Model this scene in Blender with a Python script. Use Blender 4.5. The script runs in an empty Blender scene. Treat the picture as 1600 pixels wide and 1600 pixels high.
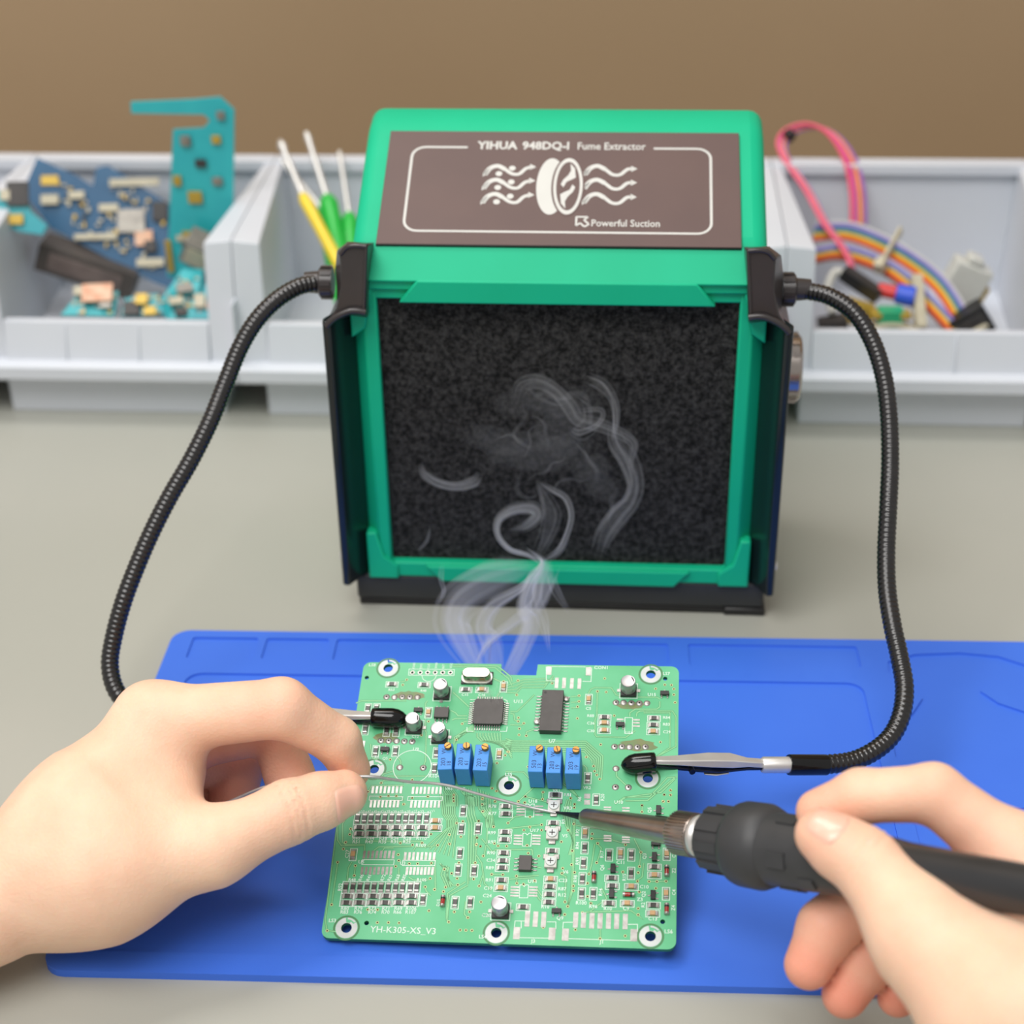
import bpy, bmesh, math, random
import numpy as np
from mathutils import Vector, Matrix

S = 0.001                       # everything below is written in millimetres
scn = bpy.context.scene
col = scn.collection
random.seed(7)

# ------------------------------------------------------------------ camera, world, lights, exposure
cam_data = bpy.data.cameras.new('camera')
cam = bpy.data.objects.new('camera', cam_data)
col.objects.link(cam)
cam_data.sensor_width = 36.0
cam_data.lens = 36.0 * 2565.4 / 1600.0
cam_data.clip_start = 0.02
cam_data.clip_end = 20.0
_r = Vector((0.99875121, 0.04741714, -0.01573646))
_u = Vector((-0.0102692, 0.50309547, 0.86416983))
_f = Vector((-0.0488934, 0.86292906, -0.50295414))
cam.matrix_world = Matrix(((_r.x, _u.x, -_f.x, 0), (_r.y, _u.y, -_f.y, 0), (_r.z, _u.z, -_f.z, 0.36521), (0, 0, 0, 1)))
cam_data.dof.use_dof = True
cam_data.dof.focus_distance = 0.520
cam_data.dof.aperture_fstop = 9.0
scn.camera = cam

world = bpy.data.worlds.new('room_light')
scn.world = world
world.use_nodes = True
wb = world.node_tree.nodes['Background']
wb.inputs['Color'].default_value = (1.0, 0.975, 0.94, 1)
wb.inputs['Strength'].default_value = 0.5

def area(name, loc, target, sx, sy, power, color):
    l = bpy.data.lights.new(name, 'AREA')
    l.shape = 'RECTANGLE'; l.size = sx; l.size_y = sy; l.energy = power; l.color = color
    o = bpy.data.objects.new(name, l); col.objects.link(o)
    o.location = loc
    o.rotation_euler = (Vector(target) - Vector(loc)).to_track_quat('-Z', 'Y').to_euler()
    return o
area('ceiling_light', (-0.30, 0.90, 1.35), (0.0, 0.42, 0.0), 0.8, 0.5, 12.0, (1.0, 0.98, 0.95))
area('front_fill_light', (-0.40, -0.22, 1.50), (0.0, 0.5, 0.05), 1.2, 0.8, 24.0, (1.0, 0.98, 0.96))  # added fill from above the front, brightens faces turned to the camera

scn.view_settings.view_transform = 'Standard'
scn.view_settings.look = 'None'
scn.view_settings.gamma = 1.0
scn.view_settings.use_curve_mapping = False
scn.view_settings.exposure = -0.1
scn.cycles.volume_bounces = 2

# ------------------------------------------------------------------ materials
def lin(c):
    return tuple(((v / 255.0) / 12.92 if v <= 10.3 else ((v / 255.0 + 0.055) / 1.055) ** 2.4) for v in c) + (1.0,)

def mat(name, c, rough=0.5, metal=0.0, c2=None, scale=60.0, bump=0.0, bscale=400.0, spec=0.5, coat=0.0, sss=0.0, trans=0.0):
    m = bpy.data.materials.new(name); m.use_nodes = True
    nt = m.node_tree; b = nt.nodes['Principled BSDF']
    b.inputs['Base Color'].default_value = lin(c)
    b.inputs['Roughness'].default_value = rough
    b.inputs['Metallic'].default_value = metal
    b.inputs['Specular IOR Level'].default_value = spec
    b.inputs['Coat Weight'].default_value = coat
    if trans: b.inputs['Transmission Weight'].default_value = trans
    if sss:
        b.inputs['Subsurface Weight'].default_value = sss
        b.inputs['Subsurface Radius'].default_value = (1.0, 0.36, 0.2)
        b.inputs['Subsurface Scale'].default_value = 0.0035
    tc = nt.nodes.new('ShaderNodeTexCoord')
    if c2 is not None:
        n = nt.nodes.new('ShaderNodeTexNoise'); n.inputs['Scale'].default_value = scale; n.inputs['Detail'].default_value = 4
        nt.links.new(tc.outputs['Object'], n.inputs['Vector'])
        r = nt.nodes.new('ShaderNodeValToRGB')
        r.color_ramp.elements[0].position = 0.35; r.color_ramp.elements[1].position = 0.65
        r.color_ramp.elements[0].color = lin(c); r.color_ramp.elements[1].color = lin(c2)
        nt.links.new(n.outputs['Fac'], r.inputs['Fac'])
        nt.links.new(r.outputs['Color'], b.inputs['Base Color'])
    if bump:
        n2 = nt.nodes.new('ShaderNodeTexNoise'); n2.inputs['Scale'].default_value = bscale; n2.inputs['Detail'].default_value = 3
        nt.links.new(tc.outputs['Object'], n2.inputs['Vector'])
        bp = nt.nodes.new('ShaderNodeBump'); bp.inputs['Strength'].default_value = bump; bp.inputs['Distance'].default_value = 0.001
        nt.links.new(n2.outputs['Fac'], bp.inputs['Height']); nt.links.new(bp.outputs['Normal'], b.inputs['Normal'])
    return m

M = {}
M['table'] = mat('grey_laminate', (166, 167, 158), 0.42, c2=(171, 171, 162), scale=6, bump=0.03, bscale=900)
M['wall'] = mat('brown_wall', (158, 132, 101), 0.7, c2=(164, 138, 107), scale=3)
M['floor'] = mat('floor_tile', (120, 116, 108), 0.6, c2=(128, 124, 116), scale=5)
M['leg'] = mat('table_leg_paint', (90, 92, 94), 0.5, c2=(95, 97, 99), scale=20)
M['mat'] = mat('blue_silicone', (62, 112, 222), 0.5, c2=(66, 117, 226), scale=14, bump=0.04, bscale=1500, spec=0.35)
M['green'] = mat('green_plastic', (10, 178, 132), 0.55, c2=(12, 182, 136), scale=30, bump=0.05, bscale=1800, spec=0.3)
M['foam'] = None
M['panel'] = mat('brown_label', (92, 72, 69), 0.55, c2=(96, 75, 71), scale=40)
M['print'] = mat('pale_print', (200, 200, 195), 0.5, c2=(205, 205, 200), scale=50)
M['panel_edge'] = mat('panel_edge_black', (26, 24, 24), 0.4)
M['base'] = mat('dark_base_plastic', (44, 46, 47), 0.4, c2=(49, 51, 52), scale=40, bump=0.05, bscale=1500)
M['shield'] = mat('black_gloss_shield', (20, 30, 32), 0.2, c2=(24, 34, 36), scale=40)
M['bracket'] = mat('black_satin_bracket', (52, 48, 48), 0.3, c2=(58, 53, 53), scale=50)
M['chrome'] = mat('chrome_dark', (176, 168, 162), 0.2, 1.0)
M['steel'] = mat('steel', (226, 224, 221), 0.4, 0.65, c2=(216, 214, 210), scale=120)
M['barrel'] = mat('burnished_steel', (176, 168, 160), 0.3, 0.95, c2=(160, 148, 140), scale=90)
M['tip'] = mat('iron_tip_dark', (40, 44, 58), 0.3, 0.8, c2=(60, 62, 70), scale=300)
M['solder'] = mat('solder_tin', (206, 205, 204), 0.4, 0.7, c2=(190, 190, 190), scale=300)
M['hose'] = mat('black_ribbed_hose', (24, 23, 23), 0.24, c2=(30, 28, 28), scale=200, spec=0.7)
M['rubber'] = mat('gloss_black_rubber', (10, 10, 11), 0.14, c2=(13, 13, 14), scale=80)
M['black'] = mat('black_plastic', (26, 26, 27), 0.38, c2=(31, 31, 32), scale=150)
M['grip'] = mat('iron_grip_rubber', (54, 55, 57), 0.5, c2=(58, 59, 61), scale=150, bump=0.05, bscale=3000)
M['handle'] = mat('iron_handle_plastic', (42, 43, 45), 0.32, c2=(46, 47, 49), scale=80)
M['tan'] = mat('tan_marking', (176, 140, 108), 0.6, c2=(168, 132, 100), scale=300)
M['bin'] = mat('grey_bin_plastic', (206, 210, 218), 0.42, c2=(210, 214, 221), scale=15, bump=0.03, bscale=900)
M['pcb'] = mat('green_solder_mask', (102, 190, 141), 0.45, c2=(80, 175, 121), scale=38)
M['pcb_edge'] = mat('pcb_edge', (40, 120, 76), 0.6, c2=(54, 134, 86), scale=200)
M['trace'] = mat('masked_copper_trace', (124, 196, 138), 0.42, c2=(130, 202, 144), scale=80)
M['tracedark'] = mat('trace_gap', (62, 120, 72), 0.42, c2=(68, 126, 78), scale=80)
M['silk'] = mat('white_silkscreen', (222, 238, 228), 0.6, c2=(214, 230, 220), scale=200)
M['pad'] = mat('tinned_pad', (176, 174, 170), 0.38, 0.7, c2=(154, 150, 146), scale=500)
M['ring'] = mat('tinned_ring', (198, 203, 202), 0.45, 0.2, c2=(186, 192, 190), scale=200)
M['gold'] = mat('gold_via', (206, 208, 148), 0.4, 0.0, c2=(196, 198, 138), scale=500)
M['hole'] = mat('via_hole_dark', (14, 22, 16), 0.8)
M['flux'] = mat('brown_flux_stain', (120, 118, 70), 0.4, c2=(96, 128, 78), scale=250)
M['chip'] = mat('chip_epoxy', (62, 58, 56), 0.45, c2=(70, 66, 64), scale=250)
M['chipdark'] = mat('chip_epoxy_dark', (30, 29, 29), 0.45, c2=(36, 34, 34), scale=250)
M['captan'] = mat('ceramic_tan', (196, 160, 116), 0.45, c2=(184, 146, 100), scale=500)
M['resgrey'] = mat('resistor_black', (44, 42, 42), 0.35, c2=(84, 80, 76), scale=700)
M['redglass'] = mat('red_glass', (176, 40, 34), 0.12, c2=(120, 26, 24), scale=700, coat=0.5)
M['blue'] = mat('trimmer_blue', (66, 142, 220), 0.5, c2=(72, 148, 225), scale=150)
M['brass'] = mat('brass', (186, 132, 74), 0.35, 0.9, c2=(170, 118, 62), scale=400)
M['ink'] = mat('dark_ink', (24, 48, 110), 0.6)
M['alu'] = mat('aluminium_can', (186, 184, 186), 0.32, 0.7, c2=(172, 170, 172), scale=300)
M['crystal'] = mat('crystal_can', (178, 172, 156), 0.24, 1.0, c2=(166, 160, 142), scale=200)
M['white'] = mat('white_plastic', (206, 206, 200), 0.5, c2=(198, 198, 190), scale=100)

def foam_mat():
    m = mat('black_filter_foam', (22, 22, 22), 0.95)
    nt = m.node_tree; b = nt.nodes['Principled BSDF']
    tc = [n for n in nt.nodes if n.type == 'TEX_COORD'][0]
    v = nt.nodes.new('ShaderNodeTexNoise'); v.inputs['Scale'].default_value = 520; v.inputs['Detail'].default_value = 6; v.inputs['Roughness'].default_value = 0.85
    nt.links.new(tc.outputs['Object'], v.inputs['Vector'])
    r = nt.nodes.new('ShaderNodeValToRGB')
    r.color_ramp.elements[0].position = 0.42; r.color_ramp.elements[0].color = lin((17, 17, 16))
    r.color_ramp.elements[1].position = 0.78; r.color_ramp.elements[1].color = lin((92, 91, 88))
    nt.links.new(v.outputs['Fac'], r.inputs['Fac']); nt.links.new(r.outputs['Color'], b.inputs['Base Color'])
    bp = nt.nodes.new('ShaderNodeBump'); bp.inputs['Strength'].default_value = 0.5; bp.inputs['Distance'].default_value = 0.001
    nt.links.new(v.outputs['Fac'], bp.inputs['Height']); nt.links.new(bp.outputs['Normal'], b.inputs['Normal'])
    b.inputs['Specular IOR Level'].default_value = 0.15
    return m
M['foam'] = foam_mat()

# ------------------------------------------------------------------ mesh helpers
class MB:
    def __init__(s): s.v = []; s.f = []; s.m = []
    def add(s, vs, fs, mi=0, X=None):
        n = len(s.v)
        for p in vs:
            if X is not None: p = X @ Vector(p)
            s.v.append((p[0], p[1], p[2]))
        for f in fs: s.f.append(tuple(n + i for i in f)); s.m.append(mi)
        return s
    def box(s, x0, x1, y0, y1, z0, z1, mi=0, X=None):
        v = [(x0,y0,z0),(x1,y0,z0),(x1,y1,z0),(x0,y1,z0),(x0,y0,z1),(x1,y0,z1),(x1,y1,z1),(x0,y1,z1)]
        return s.add(v, [(0,3,2,1),(4,5,6,7),(0,1,5,4),(1,2,6,5),(2,3,7,6),(3,0,4,7)], mi, X)
    def loft(s, rings, mi=0, caps=True, X=None):
        n = len(rings[0]); v = [p for r in rings for p in r]; f = []
        for k in range(len(rings) - 1):
            for i in range(n):
                j = (i + 1) % n
                f.append((k*n+i, k*n+j, (k+1)*n+j, (k+1)*n+i))
        if caps:
            f.append(tuple(range(n))[::-1]); f.append(tuple((len(rings)-1)*n + i for i in range(n)))
        return s.add(v, f, mi, X)
    def prism(s, outline, a, b, axis='z', mi=0, X=None, shift=(0, 0)):
        """2D outline extruded from a to b along an axis (outline = the other two coordinates in order)."""
        def P(p, t, k):
            q = (p[0] + shift[0]*k, p[1] + shift[1]*k)
            return (q[0], q[1], t) if axis == 'z' else ((q[0], t, q[1]) if axis == 'y' else (t, q[0], q[1]))
        return s.loft([[P(p, a, 0) for p in outline], [P(p, b, 1) for p in outline]], mi, True, X)
    def lathe(s, prof, n=24, mi=0, X=None, caps=True):
        """prof = [(t along z, radius)]"""
        rings = [[(r*math.cos(2*math.pi*i/n), r*math.sin(2*math.pi*i/n), t) for i in range(n)] for t, r in prof]
        return s.loft(rings, mi, caps, X)
    def tube(s, pts, rad, n=10, mi=0, caps=True):
        P = [Vector(p) for p in pts]; rings = []
        t0 = (P[1] - P[0]).normalized()
        a = Vector((0, 0, 1)) if abs(t0.z) < .9 else Vector((1, 0, 0))
        nrm = (a - t0 * a.dot(t0)).normalized()
        for k, p in enumerate(P):
            t = (P[min(k+1, len(P)-1)] - P[max(k-1, 0)]).normalized()
            nrm = (nrm - t * nrm.dot(t)).normalized(); bn = t.cross(nrm)
            r = rad[k] if isinstance(rad, (list, tuple)) else rad
            rings.append([p + (nrm*math.cos(2*math.pi*i/n) + bn*math.sin(2*math.pi*i/n)) * r for i in range(n)])
        return s.loft(rings, mi, caps)
    def disc(s, x, y, z, r, n=16, mi=0, X=None):
        return s.add([(x + r*math.cos(2*math.pi*i/n), y + r*math.sin(2*math.pi*i/n), z) for i in range(n)], [tuple(range(n))], mi, X)
    def ring(s, x, y, z, r0, r1, n=24, mi=0, a0=0, a1=360, X=None):
        full = a1 - a0 >= 360; k = n if full else n + 1
        an = [math.radians(a0 + (a1 - a0) * i / n) for i in range(k)]
        v = [(x + r*math.cos(a), y + r*math.sin(a), z) for r in (r0, r1) for a in an]
        f = [(i, k+i, k+(i+1) % k, (i+1) % k) for i in range(n)]
        return s.add(v, f, mi, X)
    def line(s, pts, w, z=0.0, mi=0, X=None, close=False):
        """flat ribbon along a 2D polyline with mitred corners"""
        P = [Vector((p[0], p[1])) for p in pts]; n = len(P); L = []; R = []
        for i in range(n):
            if close: a, b = P[i] - P[i-1], P[(i+1) % n] - P[i]
            else:
                a = P[i] - P[i-1] if i else P[1] - P[0]
                b = P[i+1] - P[i] if i < n-1 else a
            a = a.normalized() if a.length else b.normalized(); b = b.normalized() if b.length else a
            m = a + b; m = m.normalized() if m.length > 1e-6 else a
            k = min(1.0 / max(m.dot(a), .4), 2.0); nr = Vector((-m.y, m.x)) * (w / 2 * k)
            L.append(P[i] + nr); R.append(P[i] - nr)
        v = [(p.x, p.y, z) for p in L] + [(p.x, p.y, z) for p in R]
        f = [(n+i, n+(i+1) % n, (i+1) % n, i) for i in range(n if close else n-1)]
        return s.add(v, f, mi, X)
    def rect(s, x0, x1, y0, y1, z, mi=0, X=None):
        return s.add([(x0,y0,z),(x1,y0,z),(x1,y1,z),(x0,y1,z)], [(0,1,2,3)], mi, X)
    def text(s, string, x, y, h, z=0.0, rot=0, mi=0, width=None, align='LEFT', bold=0.0, X=None, extrude=0.0):
        v, f = text_geo(string, bold)
        if not v: return s
        xs = [p[0] for p in v]; ys = [p[1] for p in v]; x0, x1 = min(xs), max(xs); y1 = max(ys)
        sy = h / 0.72; sx = sy if width is None else width / (x1 - x0)
        off = {'LEFT': -x0, 'CENTER': -(x0 + x1) / 2, 'RIGHT': -x1}[align]
        c, sn = math.cos(math.radians(rot)), math.sin(math.radians(rot))
        pts = []
        for p in v:
            a, b = (p[0] + off) * sx, p[1] * sy
            pts.append((x + a*c - b*sn, y + a*sn + b*c, z))
        return s.add(pts, f, mi, X)
    def build(s, name, mats, parent=None, smooth=40, bevel=0.0, seg=2, loc=None, recalc=True):
        me = bpy.data.meshes.new(name)
        me.from_pydata([(p[0]*S, p[1]*S, p[2]*S) for p in s.v], [], s.f)
        if not isinstance(mats, (list, tuple)): mats = [mats]
        for m in mats: me.materials.append(m)
        me.polygons.foreach_set('material_index', s.m)
        if recalc:
            bm = bmesh.new(); bm.from_mesh(me)
            bmesh.ops.recalc_face_normals(bm, faces=bm.faces)
            bm.to_mesh(me); bm.free()
        me.polygons.foreach_set('use_smooth', [True] * len(me.polygons))
        me.set_sharp_from_angle(angle=math.radians(smooth))
        me.update()
        o = bpy.data.objects.new(name, me); col.objects.link(o)
        if parent is not None: o.parent = parent
        if loc is not None: o.location = loc
        if bevel:
            b = o.modifiers.new('bevel', 'BEVEL'); b.width = bevel * S; b.segments = seg; b.limit_method = 'ANGLE'
            b.angle_limit = math.radians(45); b.harden_normals = False
        return o

_txt = {}
def text_geo(string, bold=0.0):
    key = (string, bold)
    if key in _txt: return _txt[key]
    cu = bpy.data.curves.new('tmp_text', 'FONT'); cu.body = string; cu.size = 1.0; cu.offset = bold; cu.resolution_u = 2
    o = bpy.data.objects.new('tmp_text', cu); col.objects.link(o)
    bpy.context.view_layer.update()
    dg = bpy.context.evaluated_depsgraph_get()
    me = bpy.data.meshes.new_from_object(o.evaluated_get(dg))
    v = [tuple(p.co) for p in me.vertices]; f = [tuple(p.vertices) for p in me.polygons]
    bpy.data.objects.remove(o); bpy.data.curves.remove(cu); bpy.data.meshes.remove(me)
    _txt[key] = (v, f)
    return _txt[key]

def tag(o, label=None, cat=None, group=None, kind=None):
    if label: o['label'] = label
    if cat: o['category'] = cat
    if group: o['group'] = group
    if kind: o['kind'] = kind
    return o

def empty(name, loc=(0, 0, 0), rot=(0, 0, 0), matrix=None):
    o = bpy.data.objects.new(name, None); col.objects.link(o); o.empty_display_size = 0.01
    if matrix is not None: o.matrix_world = matrix
    else:
        o.location = [v * S for v in loc]; o.rotation_euler = rot
    return o

def catmull(pts, per=8):
    P = [Vector(p) for p in pts]; P = [2*P[0]-P[1]] + P + [2*P[-1]-P[-2]]; out = []
    for i in range(1, len(P)-2):
        a, b, c, d = P[i-1:i+3]
        for k in range(per):
            t = k / per
            out.append(0.5*((2*b) + (c-a)*t + (2*a-5*b+4*c-d)*t*t + (3*b-a-3*c+d)*t**3))
    out.append(P[-2]); return out

def resample(pts, step):
    P = [Vector(p) for p in pts]; d = [0]
    for i in range(1, len(P)): d.append(d[-1] + (P[i]-P[i-1]).length)
    n = max(2, int(d[-1] / step) + 1); out = []; j = 0
    for k in range(n):
        t = d[-1] * k / (n-1)
        while j < len(d)-2 and d[j+1] < t: j += 1
        q = (t - d[j]) / max(d[j+1]-d[j], 1e-9); out.append(P[j].lerp(P[j+1], q))
    return out

def fill_outline(outer, holes):
    """triangulated 2D region with holes -> verts, faces"""
    bm = bmesh.new()
    for loop in [outer] + holes:
        vs = [bm.verts.new((p[0], p[1], 0)) for p in loop]
        for i in range(len(vs)): bm.edges.new((vs[i], vs[(i+1) % len(vs)]))
    bmesh.ops.triangle_fill(bm, use_beauty=True, use_dissolve=False, edges=bm.edges[:])
    bm.verts.index_update()
    v = [tuple(p.co) for p in bm.verts]; f = [tuple(q.index for q in p.verts) for p in bm.faces]
    bm.free(); return v, f

def plate(mb, outer, holes, z0, z1, mi=0, mi_side=None):
    v, f = fill_outline(outer, holes)
    if mi_side is None: mi_side = mi
    mb.add([(p[0], p[1], z1) for p in v], f, mi)
    mb.add([(p[0], p[1], z0) for p in v], [q[::-1] for q in f], mi_side)
    for loop in [outer] + holes:
        n = len(loop)
        mb.add([(p[0], p[1], z) for z in (z0, z1) for p in loop], [(i, (i+1) % n, n+(i+1) % n, n+i) for i in range(n)], mi_side)
    return mb

def rrect(x0, x1, y0, y1, r, n=5):
    out = []
    for cx, cy, a in ((x1-r, y0+r, -90), (x1-r, y1-r, 0), (x0+r, y1-r, 90), (x0+r, y0+r, 180)):
        for k in range(n+1):
            t = math.radians(a + 90*k/n); out.append((cx + r*math.cos(t), cy + r*math.sin(t)))
    return out

def circ(x, y, r, n=20):
    return [(x + r*math.cos(2*math.pi*i/n), y + r*math.sin(2*math.pi*i/n)) for i in range(n)]

def frame_from(p0, p1, up=(0, 0, 1)):
    """matrix whose z axis runs from p0 to p1 (mm), y axis as close to up as it gets"""
    z = (Vector(p1) - Vector(p0)).normalized(); u = Vector(up)
    x = u.cross(z).normalized(); y = z.cross(x)
    return Matrix(((x.x, y.x, z.x, p0[0]), (x.y, y.y, z.y, p0[1]), (x.z, y.z, z.z, p0[2]), (0, 0, 0, 1)))

# ------------------------------------------------------------------ the setting
m = MB(); m.box(-1200, 1200, -600, 1000, -790, -760); tag(m.build('floor', M['floor']), kind='structure')
m = MB(); m.box(-1200, 1200, 960, 1000, -760, 1500); tag(m.build('wall_back', M['wall']), kind='structure')

table = empty('work_table', (0, 400, -760))
m = MB(); m.box(-700, 700, -480, 550, 732, 760); m.build('tabletop', M['table'], table, bevel=2)
for sx in (-1, 1):
    for y in (-440, 510):
        m = MB(); m.box(sx*640-25, sx*640+25, y-25, y+25, 0, 732); m.build('leg', M['leg'], table, bevel=2)
tag(table, 'grey laminate work table under the blue mat and the bins', 'table')

# silicone work mat: base sheet plus a raised layer that leaves the shallow recesses open
mt = MB()
plate(mt, rrect(-163.5, 196, 347.6, 527.2, 7), [], 0.0, 1.9)
holes = [rrect(-152, 100.5, 356, 499, 6), rrect(-155, -129.3, 508.5, 522.6, 1.2), rrect(-126, -101.6, 508.5, 522.6, 1.2),
         rrect(-98.5, -41.5, 508.5, 522.6, 1.2), rrect(-38.8, 29.6, 508.5, 522.6, 1.2), rrect(37.2, 101.5, 508.5, 522.6, 1.2),
         [(112, 513), (123, 518), (140, 519.5), (154, 517.5), (163, 512), (166, 504), (158, 500), (148, 500.5), (143, 495), (148, 488), (158, 482),
          (176, 474), (186, 462), (186, 452), (164, 449), (132, 442), (112, 446), (106, 456), (107, 470), (116, 481), (121, 490), (119, 500), (111, 506)],
         rrect(107, 186, 357, 430, 5)]
plate(mt, rrect(-163.5, 196, 347.6, 527.2, 7), holes, 1.9, 2.7)
for k in range(1, 15):
    mt.text(str(k), 100.0 - (14-k)*10.0 - 2.0, 502.0, 2.3, 2.76, align='CENTER')
o = mt.build('silicone_mat', M['mat'], None, smooth=30)
tag(o, 'blue silicone soldering mat with moulded compartments lying on the grey table', 'mat')
# ------------------------------------------------------------------ fume extractor
ext = empty('fume_extractor', (-13.6, 548.8, 0), (0, 0, math.radians(-1.4)))
tag(ext, 'green and black bench fume extractor with square foam filter behind the circuit board', 'fume extractor')
m = MB()
m.box(-80, 82, 0.6, 88, 0, 3.2); m.box(66, 82.4, -0.6, 10, 0, 3.4); m.build('foot_plate', M['black'], ext, bevel=0.8)
m = MB()
m.box(-80.6, 81.6, 0, 86, 3.2, 14.6); m.build('base', M['base'], ext, bevel=1.2)
# housing
h = MB()
prof = [(5, 14.2), (5, 139), (6.2, 151.6), (55, 177.2), (60, 179.5), (72, 182), (80, 178), (84, 168), (84, 14.2)]
h.prism(prof, -75, 75, 'x')
hb = h.build('housing', M['green'], ext, bevel=5.5, seg=4)
fr = MB()
for sx in (-1, 1):
    fr.prism([(sx*65.6, 0), (sx*65.6, 6), (sx*75.2, 7), (sx*75.2, 5.2), (sx*70.4, 0)], 14.5, 141, 'z')
    fr.prism([(sx*63, 20), (sx*63, 14), (sx*75, 14), (sx*75, 35), (sx*71, 35), (sx*68.5, 24)], -1.6, 4, 'y')     # lower corner gusset
    fr.prism([(sx*66, 141), (sx*75.4, 141), (sx*75.4, 118), (sx*70, 122)], -1.2, 4, 'y')
fr.prism([(-70.5, 14.5), (70.5, 14.5), (67, 21.2), (-67, 21.2)], -0.4, 6, 'y')
fr.prism([(-52, 20.6), (-46, 13.6), (46, 13.6), (52, 20.6)], -2.4, 3, 'y')
fr.prism([(-75, 133.2), (75, 133.2), (75, 141.5), (-75, 141.5)], 0.2, 6, 'y')
fr.prism([(-75, 137.2), (75, 137.2), (75, 141.5), (-75, 141.5)], -1.4, 2, 'y')
fr.prism([(-50, 142), (-57, 133.0), (57, 133.0), (50, 142)], -3.2, 2, 'y')
# sloping lip between the frame and the label panel
fr.prism([(-3.2, 141.2), (6.0, 152.4), (8, 150), (6, 139)], -75, 75, 'x')
fr.build('filter_frame', M['green'], ext, bevel=0.8)
m = MB(); m.box(-66, 66, 3.2, 5.4, 20, 134); m.build('filter_foam', M['foam'], ext)
# label panel on the sloping top
pa = math.atan2(25.5, 49.0)
PX = Matrix.Translation((0, 6, 152)) @ Matrix.Rotation(pa, 4, 'X')
m = MB(); m.box(-65.3, 65.3, -0.6, 55.6, -1, 1.0, 0, PX); m.box(-65.4, 65.4, -1.0, -0.6, -1.2, 1.0, 1, PX)
lp = m.build('label_panel', [M['panel'], M['panel_edge']], ext, bevel=0.3)
g = MB()
def gl(pts, w): g.line(catmull([(p[0], p[1], 0) for p in pts], 5), w, 1.06, 0, PX)
# border with a gap for the title
L0, L1, L2, L3 = (-57.58, 47.08), (54.90, 47.36), (54.57, 5.80), (-54.51, 5.48)
xl, xr, yt, yb = (L0[0]+L3[0])/2, (L1[0]+L2[0])/2, (L0[1]+L1[1])/2, (L2[1]+L3[1])/2
rr = 5.0
def arc(cx, cy, a0, a1): return [(cx + rr*math.cos(math.radians(a0+(a1-a0)*i/6)), cy + rr*math.sin(math.radians(a0+(a1-a0)*i/6))) for i in range(7)]
path = [((-35.47, 47.63)[0], yt)] + arc(xl+rr, yt-rr, 90, 180) + arc(xl+rr, yb+rr, 180, 270) + arc(xr-rr, yb+rr, 270, 360) + arc(xr-rr, yt-rr, 0, 90) + [((33.79, 47.48)[0], yt)]
g.line(path, 0.95, 1.06, 0, PX)
t0, t1 = (-32.03, 46.51), (2.62, 46.52)
g.text('YIHUA', t0[0], t0[1], 3.9, 1.06, width=15.2, bold=0.035, X=PX)
g.text('948DQ-I', (-15.03, 46.51)[0], t0[1], 3.9, 1.06, width=17.4, bold=0.03, X=PX)
g.text('Fume Extractor', (5.59, 46.55)[0], t0[1], 3.7, 1.06, width=(30.84, 46.80)[0]-(5.59, 46.55)[0], bold=0.012, X=PX)
g.text('Powerful Suction', (11.86, 8.69)[0], (11.86, 8.69)[1], 3.3, 1.06, width=(36.36, 9.03)[0]-(11.86, 8.69)[0], bold=0.012, X=PX)
# airflow arrows
for dy in (0, 43, 87):
    base = (-99.45, 73.80); 
    wl = [(-28.17, 33.40), (-26.36, 36.64), (-23.59, 37.80), (-20.88, 36.21), (-18.15, 33.99), (-15.54, 33.86), (-13.31, 36.46), (-11.23, 37.45)]
    wr = [(8.74, 33.81), (10.64, 37.04), (13.31, 38.19), (16.19, 36.46), (18.95, 33.93), (21.64, 33.96), (24.17, 36.54), (26.04, 36.88)]
    drop = ((-11.23, 37.45)[1] - (-10.88, 30.56)[1]) * dy / 43.0
    for wv, tipx in ((wl, (-9.34, 37.47)[0]), (wr, (27.92, 37.22)[0])):
        gl([(p[0], p[1]-drop) for p in wv[:4]], 1.9); gl([(p[0], p[1]-drop) for p in wv[3:]], 1.45)
        e = wv[-1]
        g.add([(e[0]-0.4, e[1]-drop+1.5, 1.06), (e[0]-0.4, e[1]-drop-1.5, 1.06), (tipx, e[1]-drop, 1.06)], [(0, 1, 2)], 0, PX)
        g.add([(wv[0][0]-.7, wv[0][1]-drop-1.0, 1.06), (wv[0][0]+.9, wv[0][1]-drop+.3, 1.06), (wv[1][0]+.2, wv[1][1]-drop+.6, 1.06), (wv[0][0]-.6, wv[0][1]-drop+1.2, 1.06)], [(0, 1, 2, 3)], 0, PX)
    for q in ((-22.99, 33.94), (-18.18, 36.73)): g.disc(q[0], q[1]-drop, 1.06, 1.25, 14, 0, PX)
def ell(c, a, b, n=40, k0=0, k1=360):
    return [(c[0] + a*math.cos(math.radians(k0+(k1-k0)*i/n)), c[1] + b*math.sin(math.radians(k0+(k1-k0)*i/n)), 1.06) for i in range(n)]
e1, e2 = (-3.01, 27.95), (2.73, 28.02)
ra = ((8.11, 28.08)[0] - (-2.66, 27.95)[0]) / 2; rb = ((2.19, 42.12)[1] - (3.26, 14.26)[1]) / 2
g.add(ell((e1[0]-.5, e1[1]), ra, rb), [tuple(range(40))], 0, PX)
def ellz(c, a, b, z, mi):
    g.add([(p[0], p[1], z) for p in ell(c, a, b)], [tuple(range(40))], mi, PX)
ellz(e2, ra + .75, rb + .75, 1.10, 1)
ellz(e2, ra, rb, 1.14, 0)
ellz(e2, ra*.80, rb*.86, 1.18, 1)
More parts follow.
